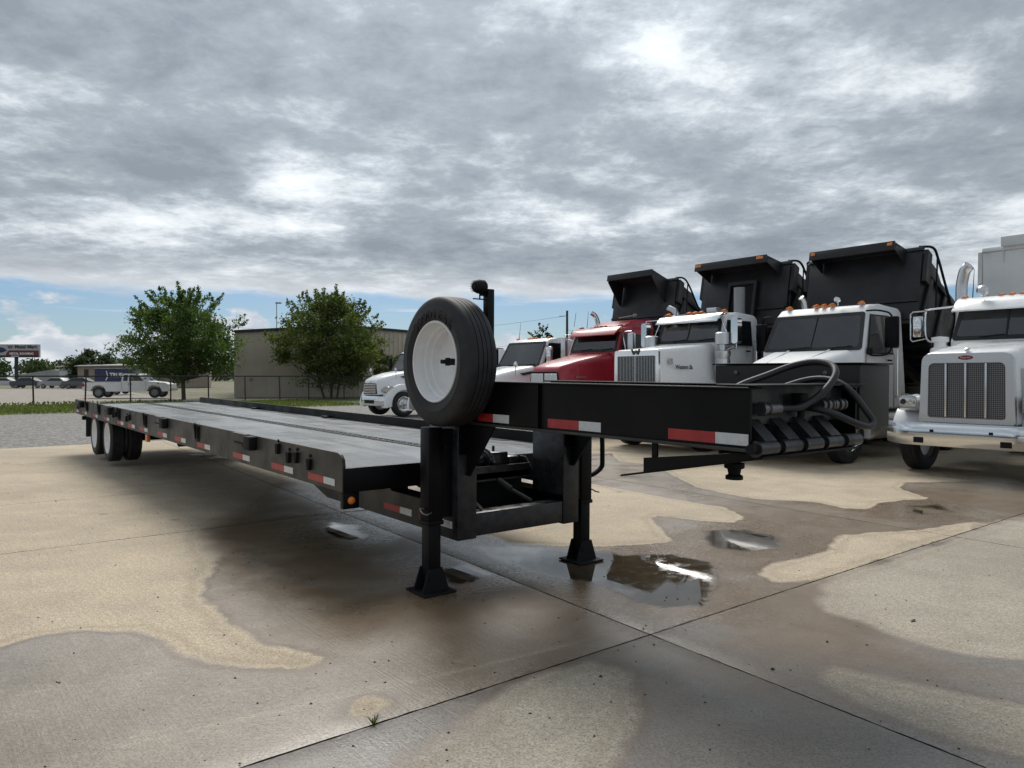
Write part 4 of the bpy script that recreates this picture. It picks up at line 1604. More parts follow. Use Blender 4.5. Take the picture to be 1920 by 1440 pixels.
    if lights:
        for (y, hwid) in lights:
            b = B()
            xx = L0 + pl + .030
            b.hexa([(xx - .012, y - hwid, H + ph - .062), (xx + .008, y - hwid, H + ph - .062), (xx + .008, y + hwid, H + ph - .062), (xx - .012, y + hwid, H + ph - .062),
                    (xx - .002, y - hwid, H + ph - .002), (xx + .018, y - hwid, H + ph - .002), (xx + .018, y + hwid, H + ph - .002), (xx - .002, y + hwid, H + ph - .002)], .004)
            b.out('marker_light', AMBER, pr)
    # hoist ram
    b = B()
    b.cyl((xh + L * .86 * math.cos(R(phi)) - .15, 0, zh + L * .86 * math.sin(R(phi)) - .3), (-3.6 + .25, 0, .8), .085, n=14)
    b.cyl((-3.6 + .35, 0, 1.4), (-3.6 + .25, 0, .8), .12, n=14)
    b.out('hoist_ram', STEEL, parent)
    return body


def bumper(parent, hw, z0, z1, m, x=0.0, depth=.10, sweep=.16, name='bumper'):
    b = B()
    rings = []
    n = 15
    for i in range(n):
        y = -hw + 2 * hw * i / (n - 1)
        f = abs(y) / hw
        xo = x - sweep * max(0, (f - .55) / .45) ** 2
        z0_ = z0 + .03 * max(0, (f - .7) / .3) ** 2
        rings.append([(xo - depth, y, z0_), (xo - .012, y, z0_), (xo, y, z0_ + .025), (xo, y, z1 - .03), (xo - .015, y, z1), (xo - depth, y, z1)])
    b.loft(rings)
    return b.out(name, m, parent, sharp=.7)


def stack(parent, x, y, z0, z1, r, m, curve=.16, az=0.0):
    b = B()
    dx_, dy_ = -math.cos(az), -math.sin(az)
    pts = smooth_path([(x, y, z0), (x, y, (z0 + z1) / 2), (x, y, z1 - .45), (x + dx_ * .02, y + dy_ * .02, z1 - .25), (x + dx_ * curve * .6, y + dy_ * curve * .6, z1 - .08), (x + dx_ * curve * 1.3, y + dy_ * curve * 1.3, z1)], 5)
    b.tube(pts, r, 16, cap=False)
    b.cyl((pts[-1].x - dx_ * .03, pts[-1].y - dy_ * .03, pts[-1].z - .03), pts[-1], r * .9, n=16)
    return b.out('exhaust_stack', m, parent)


# ------------------------------------------------------------------ white truck with the wide chrome bumper (right edge)
T = truck_root('dump_truck', (6.91, 11.50), 'white dump truck with big mesh grille and polished bumper at right edge')
bumper(T, 1.18, .50, .865, CHROME, sweep=.14)
bm_ = [o for o in bpy.data.objects if o.parent == T][-1]
for (y, z, hy, hz) in ((-.62, .585, .075, .045), (.62, .585, .075, .045), (-.42, .74, .028, .022), (.42, .74, .028, .022)):
    b = B()
    b.box(.001, .006, y - hy, y + hy, z - hz, z + hz)
    b.out('bumper_slot', BLACK_MATT, bm_)
# hood
b = B()
rings = [rrect(-.20, .665, .62, .90, 1.945, .05, .10, crown=.03), rrect(-.24, .69, .645, .86, 1.975, .05, .11, crown=.035), rrect(-.60, .70, .66, .86, 2.03, .05, .12, crown=.05),
         rrect(-1.2, .76, .70, .86, 2.10, .05, .13, crown=.07), rrect(-1.86, .80, .74, .86, 2.19, .05, .14, crown=.08)]
b.loft(rings)
hood = b.out('hood', WHITE, T, sharp=.9)
# grille: surround, mesh, bars
b = B()
outer = rrect(-.175, .685, .65, .865, 1.965, .05, .13)
inner = rrect(-.175, .555, .545, .945, 1.815, .05, .08)
ov = [b.bm.verts.new(p) for p in outer]
iv = [b.bm.verts.new(p) for p in inner]
ov2 = [b.bm.verts.new((p[0] - .08, p[1] * 1.004, p[2])) for p in outer]
iv2 = [b.bm.verts.new((p[0] - .05, p[1], p[2])) for p in inner]
n = len(ov)
for i in range(n):
    j = (i + 1) % n
    b.bm.faces.new([ov[i], ov[j], iv[j], iv[i]])
    b.bm.faces.new([ov2[i], ov2[j], ov[j], ov[i]])
    b.bm.faces.new([iv[i], iv[j], iv2[j], iv2[i]])
gs = b.out('grille_surround', ALU, T)
b = B()
b.loft([rrect(-.215, .553, .543, .947, 1.813, .05, .08), rrect(-.198, .553, .543, .947, 1.813, .05, .08)])
gm = b.out('grille_mesh', GRILLE_MESH, gs)
for y in (-.285, .0, .285):
    b = B()
    b.box(-.197, -.165, y - .016, y + .016, .96, 1.81, .008)
    b.out('grille_bar', ALU, gs)
b = B()
b.lathe([(0, .014), (.05, .012), (.062, .004), (.064, 0), (0, 0)], (0, 0, 0), 'x', 24, False)
b.xf(Matrix.Diagonal((1, 1.7, .55, 1)))
em = b.out('badge', BADGE_RED, gs, loc=(-.174, 0, 1.895))
tx = text_mesh('Peterbilt', .045, ALU, 'badge_script', em, .0015, shear=.3, squeeze=.95)
tx.rotation_euler = (R(90), 0, R(90))
tx.location = (.015, 0, 0)
b = B()
b.prism([(-.02, 0), (.02, 0), (.03, .03), (0, .055), (-.05, .03)], -.03, .03, 'y', .008, 2)
b.out('hood_ornament', CHROME, hood, loc=(-.24, 0, 1.995))
for s in (-1, 1):
    f = fender(T, -1.02, .52, s * .70, s * 1.19, WHITE, .10, front=.06, top_flat=.08, a0=10, a1=180)
    # headlamp pod on the fender
    b = B()
    b.loft([rrect(-.24, .155, .15, 1.10, 1.31, .05, .07), rrect(-.30, .185, .18, 1.06, 1.335, .06, .08), rrect(-.55, .185, .17, 1.05, 1.33, .06, .08), rrect(-.75, .11, .09, 1.08, 1.27, .04, .05)])
    pod = b.out('headlamp', CHROME, T, loc=(0, s * .90, -.02))
    b = B()
    b.loft([rrect(-.2385, .140, .135, 1.12, 1.29, .04, .055), rrect(-.222, .11, .105, 1.14, 1.27, .04, .05)])
    ln = b.out('lens', LAMP, pod)
    for yy in (-.06, .05):
        b = B()
        b.lathe([(.048, .0), (.030, .008), (.0, .002), (0, -.002), (.048, -.002)], (-.22, yy, 1.205), 'x', 16, False)
        b.out('bulb', GLASS_SIDE if yy < 0 else LAMP, ln)
    b = B()
    b.box(-.9, -.55, *sorted((s * .68, s * .72)), 1.25, 1.30, .01)
    b.out('pod_arm', WHITE, T)
    b = B()
    b.loft([rrect(-.32, .05, .05, 1.25, 1.72, .02, .02), rrect(-.36, .052, .052, 1.24, 1.73, .02, .02)])
    b.out('hood_intake', CHROME, T, loc=(-.12, s * .665, 0))
    # tall air cleaner beside the cowl
    b = B()
    b.lathe([(0, 1.25), (.15, 1.25), (.165, 1.30), (.165, 2.05), (.15, 2.10), (.10, 2.13), (.10, 2.20), (.14, 2.22), (.14, 2.30), (0, 2.32)], (-1.72, s * 1.0, 0), 'z', 24, False)
    b.out('air_cleaner', WHITE if s < 0 else ALU, T)
cb_, ins = cab(T, WHITE, -1.86, 2.29, -2.02, 2.78, 3.0, .90, 1.55, zf=.95, split=True, visor=True, sun_m=WHITE)
roof_lights(cb_, -2.12, 3.0, .74, 5)
b = B()
b.lathe([(0, .10), (.05, .095), (.09, .05), (.098, .0), (.09, -.03), (0, -.05)], (-1.95, -.40, 3.10), 'x', 20, False)
b.cyl((-1.97, -.40, 2.98), (-1.97, -.40, 3.06), .015, n=6)
b.out('spot_lamp', ALU, cb_)
for s in (-1, 1):
    stack(T, -2.75, s * 1.05, 1.2, 3.66, .098, ALU, curve=.11, az=R(-100))
    b = B()
    yo = s * .90
    b.tube(smooth_path([(-1.80, yo * .98, 2.12), (-1.72, s * 1.02, 2.20), (-1.70, s * 1.22, 2.28), (-1.70, s * 1.24, 2.75), (-1.70, s * 1.20, 2.80), (-1.84, yo * .92, 2.84)], 5), .017, 8)
    b.tube([(-1.70, s * 1.24, 2.28), (-1.70, s * 1.47, 2.24), (-1.70, s * 1.50, 2.28), (-1.70, s * 1.50, 2.74), (-1.70, s * 1.46, 2.78), (-1.70, s * 1.24, 2.78)], .013, 8)
    mr = b.out('mirror', CHROME, T)
    b = B()
    b.box(-1.76, -1.64, s * 1.37 - .075, s * 1.37 + .075, 2.31, 2.70, .03)
    b.out('mirror_glass', CHROME, mr)
chassis(T, -.25, -8.2, -1.02, (-5.7, -7.0), fr_rim=ALU)
for s in (-1, 1):
    b = B()
    for yy, zz in ((0, 0), (.09, -.05), (.13, .03)):
        b.lathe([(0, .004), (.022, .003), (.024, 0), (0, 0)], (-.75 - yy, s * .726, 1.62 + zz), 'y', 5, False)
    if s > 0:
        b.out('star_decal', BADGE, hood)
    else:
        b.bm.free()
dump_body(T, DUMP_WHITE, xh=-8.40, zh=1.2, phi=16, H=1.64, prot=(.88, .08, .20), tarp=False)

# ------------------------------------------------------------------ plain white truck beside it
T = truck_root('dump_truck', (4.32, 13.68), 'white dump truck with raised black body directly behind the trailer nose')
bumper(T, 1.18, .50, .85, WHITE_FLAT, sweep=.22)
b = B()
rings = [rrect(-.12, .70, .66, .85, 1.45, .08, .14, crown=.02), rrect(-.18, .78, .72, .80, 1.52, .08, .16, crown=.03), rrect(-.7, .84, .78, .80, 1.72, .08, .18, crown=.04),
         rrect(-1.4, .92, .84, .80, 1.93, .08, .18, crown=.05), rrect(-2.12, 1.02, .94, .80, 2.10, .08, .16, crown=.05)]
b.loft(rings)
hood = b.out('hood', WHITE_FLAT, T, sharp=.9)
for sy in (-.35, .35):
    b = B()
    b.tube([(-.8, sy * .9, 1.772), (-2.05, sy * 1.25, 2.125)], .012, 6)
    b.out('hood_crease', WHITE_FLAT, hood)
b = B()
b.loft([rrect(-.10, .50, .47, .95, 1.36, .04, .06), rrect(-.125, .50, .47, .95, 1.36, .04, .06)])
g_ = b.out('grille', GRILLE_DARK, T)
for z in np.arange(1.0, 1.33, .065):
    b = B()
    b.box(-.098, -.085, -.46, .46, z, z + .022)
    b.out('grille_bar', CHROME, g_)
for s in (-1, 1):
    fender(T, -1.5, .52, s * .80, s * 1.20, WHITE_FLAT, .08, front=.10, top_flat=.08)
    b = B()
    b.loft([rrect(-.16, .16, .15, .98, 1.18, .04, .05), rrect(-.22, .18, .17, .96, 1.2, .05, .05), rrect(-.6, .16, .15, .96, 1.2, .05, .05)])
    b.out('headlamp', LAMP, T, loc=(0, s * .96, 0))
cb_, ins = cab(T, WHITE_FLAT, -2.12, 2.16, -2.42, 2.80, 3.03, 1.10, 1.75, zf=.95, roof_round=.11, top_in=.885, wfrac=.90, split=True)
b = B()
b.box(-2.10, -2.09, -.025, .025, 2.2, 2.7)
b.bm.free()
roof_lights(cb_, -2.62, 3.035, .78, 5, big=1.1)
b = B()
b.lathe([(0, .05), (.05, .045), (.062, .0), (.05, -.05), (0, -.07)], (-2.5, .35, 3.14), 'x', 18, False)
b.cyl((-2.52, .35, 3.02), (-2.52, .35, 3.1), .012, n=6)
b.out('spot_lamp', CHROME, cb_)
for s in (-1, 1):
    b = B()
    b.box(-2.62, -2.50, s * 1.40 - .125, s * 1.40 + .125, 2.14, 2.74, .035)
    mr = b.out('mirror', BLACK, T)
    b = B()
    b.tube(smooth_path([(-2.32, s * 1.02, 2.86), (-2.36, s * 1.2, 2.86), (-2.52, s * 1.34, 2.82), (-2.56, s * 1.40, 2.74)], 4), .017, 8)
    b.out('mirror_arm', BLACK_MATT, mr)
    b = B()
    b.tube(smooth_path([(-2.22, s * 1.10, 2.05), (-2.28, s * 1.18, 2.0), (-2.48, s * 1.34, 2.02), (-2.56, s * 1.40, 2.15)], 4), .017, 8)
    b.out('mirror_arm', BLACK_MATT, mr)
    b = B()
    b.box(-2.30, -2.18, *sorted((s * 1.10, s * 1.17)), 2.02, 2.14, .012)
    b.out('mirror_mount', BLACK_MATT, mr)
stack(T, -3.55, -.95, 1.1, 3.35, .075, ALU, curve=.1, az=R(160))
chassis(T, -.25, -8.2, -1.5, (-5.7, -7.0), rim_m=CHROME)
dump_body(T, DUMP_BLACK, zh=.80, prot=(.92, .50, -.10), lights=((-.84, .05), (.84, .05)))
b = B()
b.box(-4.5, -3.95, .62, 1.12, .95, 1.4, .03)
b.out('side_tank', BLACK_MATT, T)

# ------------------------------------------------------------------ white truck with upright bar grille
T = truck_root('dump_truck', (2.50, 16.05), 'white dump truck with upright bar grille, chrome visor and raised black body')
bumper(T, 1.2, .48, .85, CHROME, sweep=.1)
b = B()
rings = [rrect(-.25, .64, .61, .85, 2.16, .04, .07, crown=.015), rrect(-.29, .65, .62, .85, 2.18, .04, .08, crown=.02), rrect(-.9, .72, .67, .85, 2.23, .05, .09, crown=.035), rrect(-1.98, .86, .78, .85, 2.33, .05, .11, crown=.05)]
b.loft(rings)
hood = b.out('hood', WHITE, T, sharp=.9)
b = B()
outer = rrect(-.235, .655, .635, .87, 2.165, .03, .05)
inner = rrect(-.235, .555, .55, .96, 2.045, .02, .03)
ov = [b.bm.verts.new(p) for p in outer]
iv = [b.bm.verts.new(p) for p in inner]
ov2 = [b.bm.verts.new((p[0] - .05, p[1], p[2])) for p in outer]
iv2 = [b.bm.verts.new((p[0] - .03, p[1], p[2])) for p in inner]
n = len(ov)
for i in range(n):
    j = (i + 1) % n
    b.bm.faces.new([ov[i], ov[j], iv[j], iv[i]])
    b.bm.faces.new([ov2[i], ov2[j], ov[j], ov[i]])
    b.bm.faces.new([iv[i], iv[j], iv2[j], iv2[i]])
gs = b.out('grille_surround', CHROME, T)
b = B()
b.box(-.249, -.245, -.554, .554, .962, 2.043)
b.out('grille_back', GRILLE_DARK, gs)
for i in range(25):
    y = -.53 + 1.06 * i / 24
    b = B()
    wv = .020 if i == 12 else .0085
    b.box(-.2445, -.222 if i != 12 else -.212, y - wv, y + wv, .965, 2.04)
    b.out('grille_bar', BAR, gs)
# winged W badge
b = B()
for s in (-1, 1):
    b.prism([(s * .14, .065), (s * .085, .065), (s * .055, -.02), (s * .03, .04), (0, .04), (0, .0), (s * .04, -.06), (s * .075, -.06)], .0, .012, 'x')
b.out('badge', BADGE, gs, loc=(-.233, 0, 2.13))
tx = text_mesh('Western Star', .13, BADGE, 'hood_lettering', hood, .002, shear=.25, bold=.003)
tx.rotation_euler = (R(87), 0, R(180 + 4))
tx.location = (-.98, .738, 1.80)
b = B()
b.box(-.62, -.50, .700, .708, 1.86, 1.98)
b.out('hood_plate', ALU, hood)
for s in (-1, 1):
    fender(T, -1.25, .54, s * .68, s * 1.2, WHITE, .07, front=.10)
    b = B()
    b.box(-.98, -.90, s * .95 - .05, s * .95 + .05, 1.24, 1.36, .01)
    b.out('turn_lamp', AMBER, T)
    b = B()
    b.loft([rrect(-.30, .14, .13, .93, 1.17, .04, .05), rrect(-.36, .16, .15, .91, 1.19, .05, .06), rrect(-.62, .12, .11, .93, 1.17, .04, .05)])
    b.out('headlamp', CHROME, T, loc=(0, s * .86, 0))
    # canister air cleaners on the cowl
    b = B()
    b.lathe([(0, 1.50), (.12, 1.50), (.155, 1.56), (.155, 1.70), (.17, 1.71), (.17, 1.99), (.155, 2.0), (.18, 2.08), (.18, 2.16), (.08, 2.18), (.08, 2.30), (.165, 2.31), (.165, 2.55), (.14, 2.57), (0, 2.58)], (-1.90, s * 1.02, 0), 'z', 24, False)
    b.out('air_cleaner', ALU, T)
    b = B()
    y0, y1 = s * .86, s * 1.30
    b.tube([(-2.06, y0, 2.95), (-2.02, y1, 2.95), (-2.02, y1, 2.22), (-2.06, y0, 2.15)], .014, 6)
    b.tube([(-2.06, y0, 2.95), (-2.02, s * 1.16, 2.28)], .014, 6)
    b.tube([(-2.06, y0, 2.15), (-2.02, s * 1.18, 2.28), (-2.02, y1, 2.30)], .014, 6)
    mr = b.out('mirror', CHROME, T)
    b = B()
    b.loft([rrect(-1.93, .085, .085, 2.32, 2.90, .06, .06), rrect(-2.08, .09, .09, 2.32, 2.90, .06, .06)])
    b.out('mirror_housing', CHROME, mr, loc=(0, y1, 0))
cb_, ins = cab(T, WHITE, -1.98, 2.42, -2.14, 2.87, 3.06, .95, 1.45, zf=.95, split=True, visor=True, top_in=.93)
roof_lights(cb_, -2.25, 3.06, .80, 5, big=1.2)
b = B()
b.box(-2.45, -2.25, .32, .58, 3.05, 3.17, .01)
b.out('horn_box', ALU, cb_)
stack(T, -2.9, -1.02, 1.2, 3.32, .08, ALU, curve=.22, az=R(100))
b = B()
b.cyl((-3.40, .40, 2.2), (-3.40, .40, 3.72), .13, n=20)
b.out('exhaust_muffler', GREYP, T)
chassis(T, -.25, -8.2, -1.25, (-5.7, -7.0))
dump_body(T, DUMP_BLACK, prot=(1.02, .60, -.14), window=True, lights=((-.92, .09), (.86, .09)))

# ------------------------------------------------------------------ red truck
T = truck_root('dump_truck', (.77, 20.35), 'red dump truck with sloping hood and raised black scoop-fronted body')
bumper(T, 1.18, .45, .85, GREYP, sweep=.25)
b = B()
rings = [rrect(-.16, .66, .55, .70, 1.72, .06, .09, crown=.02), rrect(-.24, .72, .62, .70, 1.86, .06, .12, crown=.03), rrect(-.8, .80, .70, .70, 2.02, .06, .16, crown=.05), rrect(-2.0, .98, .84, .70, 2.26, .06, .18, crown=.07)]
b.loft(rings)
hood = b.out('hood', RED, T, sharp=.9)
b = B()
b.loft([rrect(-.13, .68, .56, .80, 1.73, .06, .08), rrect(-.165, .68, .56, .80, 1.73, .06, .08)])
gb = b.out('grille_frame', BLACK_MATT, T)
for s in (-1, 1):
    b = B()
    b.hexa([(-.128, s * .03, .9), (-.128, s * .60, .9), (-.128, s * .53, 1.68), (-.128, s * .03, 1.68), (-.112, s * .04, .92), (-.112, s * .585, .92), (-.112, s * .52, 1.665), (-.112, s * .04, 1.665)])
    b.out('grille_panel', ALU, gb)
    fender(T, -1.35, .52, s * .72, s * 1.2, RED, .09, front=.14, top_flat=.1)
    b = B()
    b.loft([rrect(-.30, .16, .15, .95, 1.17, .04, .05), rrect(-.38, .18, .17, .93, 1.19, .05, .06), rrect(-.8, .14, .13, .93, 1.17, .05, .06)])
    b.out('headlamp', LAMP, T, loc=(0, s * .93, 0))
    b = B()
    y1 = s * 1.38
    b.tube([(-2.2, s * .96, 2.86), (-2.12, y1, 2.86), (-2.12, y1, 2.10), (-2.2, s * .98, 2.06)], .018, 6)
    b.tube([(-2.2, s * .96, 2.86), (-2.12, s * 1.22, 2.12)], .014, 6)
    mr = b.out('mirror', CHROME, T)
    b = B()
    b.box(-2.18, -2.06, y1 - .10, y1 + .10, 2.16, 2.80, .02)
    b.out('mirror_housing', ALU, mr)
tx = text_mesh('KENWORTH', .075, ALU, 'hood_lettering', hood, .002)
tx.rotation_euler = (R(84), 0, R(187))
tx.location = (-.78, .806, 1.58)
cb_, ins = cab(T, RED, -2.0, 2.36, -2.16, 2.80, 3.02, 1.0, 1.6, zf=.85, split=False, top_in=.9, visor=True, sun_m=RED)
b = B()
b.loft([rrect(-2.5, .80, .70, 2.95, 3.06, .03, .05), rrect(-3.0, .86, .76, 2.95, 3.25, .03, .1), rrect(-3.6, .88, .80, 2.95, 3.30, .03, .1)])
b.out('roof_fairing', RED, cb_, sharp=.9)
roof_lights(cb_, -2.3, 3.03, .8, 5, m=RED_LENS)
b = B()
b.tube([(-2.9, .15, 3.32), (-2.9, .8, 3.36), (-2.9, .8, 3.30)], .02, 6)
b.lathe([(0, .05), (.05, .04), (.05, -.04), (0, -.05)], (-2.88, .8, 3.36), 'x', 10, False)
b.out('air_horn', GREYP, cb_)
b = B()
b.box(-2.2, -2.12, .82, .92, 2.86, 2.98, .015)
b.out('cab_marker', AMBER, cb_)
stack(T, -3.1, -.92, 1.2, 3.55, .07, CHROME, curve=.16, az=R(150))
chassis(T, -.25, -8.2, -1.35, (-5.7, -7.0))
dump_body(T, DUMP_BLACK, zh=1.05, prot=(.90, .70, -.06), scoop=True, tarp=True)


# ------------------------------------------------------------------ rounded white medium trucks
def medium_truck(p, label, sc=1.0, bump_m=CHROME, paint=WHITE, detail=True, box=False):
    T = truck_root('medium_truck', p, label, sc)
    bp_ = bumper(T, 1.12, .44, .82, bump_m, sweep=.34)
    b = B()
    b.box(.002, .008, -.40, .40, .52, .66)
    b.out('bumper_opening', BLACK_MATT, bp_)
    b = B()
    rings = [rrect(-.06, .60, .52, .86, 1.36, .06, .12, crown=.03), rrect(-.12, .74, .62, .86, 1.46, .06, .16, crown=.05), rrect(-.45, .88, .74, .86, 1.60, .06, .2, crown=.06),
             rrect(-.95, .98, .84, .86, 1.72, .06, .2, crown=.06), rrect(-1.55, 1.02, .92, .86, 1.82, .06, .18, crown=.05)]
    b.loft(rings)
    hood = b.out('hood', paint, T, sharp=.95)
    b = B()
    b.loft([rrect(-.035, .56, .50, .90, 1.33, .04, .07), rrect(-.062, .56, .50, .90, 1.33, .04, .07)])
    g = b.out('grille', GRILLE_DARK, T)
    for k in range(6):
        z = .935 + k * .066
        b = B()
        b.box(-.034, -.016, -.52 + .006 * k, .52 - .006 * k, z, z + .032, .004, 1)
        b.out('grille_bar', CHROME, g)
    b = B()
    b.lathe([(0, .008), (.05, .006), (.055, 0), (0, 0)], (0, 0, 0), 'x', 16, False)
    b.xf(Matrix.Diagonal((1, 1.8, .6, 1)))
    b.out('badge', CHROME, hood, loc=(-.055, 0, 1.39))
    for s in (-1, 1):
        fender(T, -.98, .50, s * .74, s * 1.14, paint, .11, front=.16, top_flat=.18)
        # almond headlamp wrapping the corner
        c = Vector((-.33, s * .93, 1.08))
        b = B()
        uu = Vector((-.70, s * .70, .12)).normalized()
        vv = Vector((0, 0, 1))
        nn = Vector((.70, s * .70, .1)).normalized()
        ring0, ring1, ring2 = [], [], []
        for i in range(20):
            a = 2 * math.pi * i / 20
            e = uu * (.25 * math.cos(a)) + vv * (.115 * math.sin(a) * (1 + .25 * math.cos(a)))
            ring0.append(c + e * 1.08 - nn * .08)
            ring1.append(c + e * 1.06 + nn * .025)
            ring2.append(c + e * .85 + nn * .05)
        b.loft([ring0, ring1])
        hs = b.out('headlamp', GRILLE_DARK, T)
        b = B()
        b.loft([[q + nn * .003 for q in [c + (r_ - c) * .93 for r_ in ring1]], ring2])
        b.out('lens', LAMP, hs)
        # vent behind the wheel arch
        b = B()
        b.hexa([(-.95, s * .845, 1.60), (-1.45, s * .895, 1.68), (-1.45, s * .91, 1.61), (-1.05, s * .88, 1.545), (-.95, s * .862, 1.605), (-1.45, s * .915, 1.685), (-1.45, s * .93, 1.615), (-1.05, s * .898, 1.55)])
        b.out('hood_vent', GRILLE_DARK, hood)
        b = B()
        b.tube(smooth_path([(-1.72, s * .98, 2.40), (-1.68, s * 1.2, 2.42), (-1.68, s * 1.32, 2.36)], 4), .014, 6)
        b.tube(smooth_path([(-1.65, s * 1.02, 1.82), (-1.66, s * 1.2, 1.80), (-1.68, s * 1.32, 1.90)], 4), .014, 6)
        mr = b.out('mirror', BLACK_MATT, T)
        b = B()
        b.box(-1.74, -1.63, s * 1.33 - .10, s * 1.33 + .10, 1.88, 2.40, .03)
        b.out('mirror_housing', CHROME if s > 0 else BLACK, mr)
        b = B()
        b.lathe([(0, .04), (.06, .03), (.085, 0), (.06, -.03), (0, -.04)], (-.62, s * 1.06, 1.86), 'x', 16, False)
        b.tube([(-.62, s * 1.06, 1.80), (-.70, s * .95, 1.52)], .011, 6)
        b.out('hood_mirror', CHROME, T)
    cb2, ins = cab(T, paint, -1.55, 1.86, -1.92, 2.52, 2.70, 1.06, 1.55, zf=.85, roof_round=.11, top_in=.88, wfrac=.90)
    roof_lights(cb2, -2.15, 2.70, .75, 5, m=AMBER, big=.8)
    chassis(T, -.25, -6.4, -.98, (-5.2,), r=.50, hwf=.97)
    b = B()
    b.box(-6.4, -3.4, -1.15, 1.15, 1.0, 1.12, .02)
    for x in np.arange(-6.2, -3.4, .6):
        b.box(x, x + .1, -1.1, 1.1, .92, .999)
    b.out('flat_bed', BLACK, T)
    return T


medium_truck((-1.10, 23.40), 'white medium truck with rounded cab parked just left of the red truck', 1.06)
medium_truck((-3.25, 26.20), 'white truck with dark bumper mostly hidden behind the spare wheel', 1.0, GREYP)
medium_truck((-5.74, 30.0), 'white medium truck with slatted grille at the far left of the truck row', 1.0)

# ================================================================== TREES


def leaf_mesh(name, centres, size, rs, m, parent, up=0.0):
    """one crown: a small folded leaf blade at every centre"""
    n = len(centres)
    c = np.asarray(centres)
    a = rs.normal(size=(n, 3))
    a[:, 2] += up
    a /= np.linalg.norm(a, axis=1)[:, None]
    t_ = rs.normal(size=(n, 3))
    bvec = np.cross(a, t_)
    bvec /= np.linalg.norm(bvec, axis=1)[:, None] + 1e-9
    L = (size * rs.uniform(.6, 1.3, n))[:, None]
    Wd = L * .42
    v = np.empty((n, 4, 3))
    v[:, 0] = c - a * L * .5
    v[:, 1] = c + bvec * Wd * .5
    v[:, 2] = c + a * L * .5
    v[:, 3] = c - bvec * Wd * .5
    v = v.reshape(-1, 3)
    me = bpy.data.meshes.new(name)
    me.vertices.add(len(v))
    me.vertices.foreach_set('co', v.ravel())
    me.loops.add(4 * n)
    me.loops.foreach_set('vertex_index', np.arange(4 * n))
    me.polygons.add(n)
    me.polygons.foreach_set('loop_start', np.arange(0, 4 * n, 4))
    me.update(calc_edges=True)
    me.materials.append(m)
    o = bpy.data.objects.new(name, me)
    o.parent = parent
    return link(o)


def tree(name, label, loc, height, crown_z0, rx, seed, n_clump, per, leaf, m, shoots=40, stems=1, lean=0.0, shape=1.0, top_bias=0.0):
    rs = np.random.RandomState(seed)
    T = empty(name, loc, label=label, cat='tree')
    b = B()
    cz = (height + crown_z0) / 2
    rz = (height - crown_z0) / 2
    centres = []
    tips = []
    forks = []
    for s in range(stems):
        a = 2 * math.pi * s / max(1, stems) + rs.rand()
        off = .0 if stems == 1 else .45
        x0, y0 = off * math.cos(a), off * math.sin(a)
        pts = [(x0, y0, -.1)]
        x, y = x0, y0
        for k in range(1, 6):
            x += rs.normal(0, .10) + lean * .1 + (0 if stems == 1 else .22 * math.cos(a))
            y += rs.normal(0, .10) + (0 if stems == 1 else .22 * math.sin(a))
            pts.append((x, y, crown_z0 * .6 + (height * .82 - crown_z0 * .6) * k / 5 if k else 0))
        sp = smooth_path(pts, 4)
        r0 = .17 / math.sqrt(stems) * (height / 8)
        rr = [max(.02, r0 * (1 - .86 * i / (len(sp) - 1))) for i in range(len(sp))]
        b.tube(sp, rr, 8)
        forks.append(sp)
    for i in range(n_clump):
        while True:
            q = rs.uniform(-1, 1, 3)
            if q @ q <= 1:
                break
        q = q * (.45 + .55 * rs.rand() ** .4) / max(.35, np.linalg.norm(q)) * np.linalg.norm(q) ** .5
        w = 1.0 + .18 * math.sin(3 * math.atan2(q[1], q[0]) + seed) - shape * .25 * max(0, q[2])
        p = Vector((q[0] * rx * w, q[1] * rx * w, cz + q[2] * rz))
        sp = forks[i % len(forks)]
        k = min(len(sp) - 2, max(3, int(len(sp) * ((p.z - rz * .55) / height))))
        st_ = sp[k]
        mid_ = st_.lerp(p, .5) + Vector((rs.normal(0, .15), rs.normal(0, .15), -.10))
        b.tube([st_, mid_, p], [.038, .025, .010], 5)
        cr = rs.uniform(.35, .75) * (rx / 4.2)
        cc = rs.normal(0, 1, (per, 3)) * np.array([cr, cr, cr * .62]) * .62 + np.array(p)
        centres.append(cc)
    for i in range(shoots):
        a = rs.uniform(0, 2 * math.pi)
        rad = rx * rs.uniform(.1, .98)
        zz = cz + rz * math.sqrt(max(0.02, 1 - (rad / rx) ** 2)) * rs.uniform(.70, .97)
        if rad > .7 * rx:
            zz = rs.uniform(cz - rz * .25, cz + rz * .5)
        p0 = Vector((rad * math.cos(a), rad * math.sin(a), zz))
        ln = rs.uniform(.6, 1.5) * (height / 8)
        dv = Vector((math.cos(a) * rad / rx * 1.0 + rs.normal(0, .18), math.sin(a) * rad / rx + rs.normal(0, .18), .55 + .5 * (1 - rad / rx)))
        dv.normalize()
        p1 = p0 + dv * ln
        b.tube([p0 - dv * .6, p1], [.016, .006], 4)
        k = int(per * .42)
        tt = rs.rand(k)[:, None]
        cc = np.array(p0) * (1 - tt) + np.array(p1) * tt + rs.normal(0, .10, (k, 3)) * (1.25 - tt * .8)
        centres.append(cc)
    b.out('trunk', BARK, T)
    leaf_mesh('crown', np.concatenate(centres), leaf, rs, m, T)
    return T


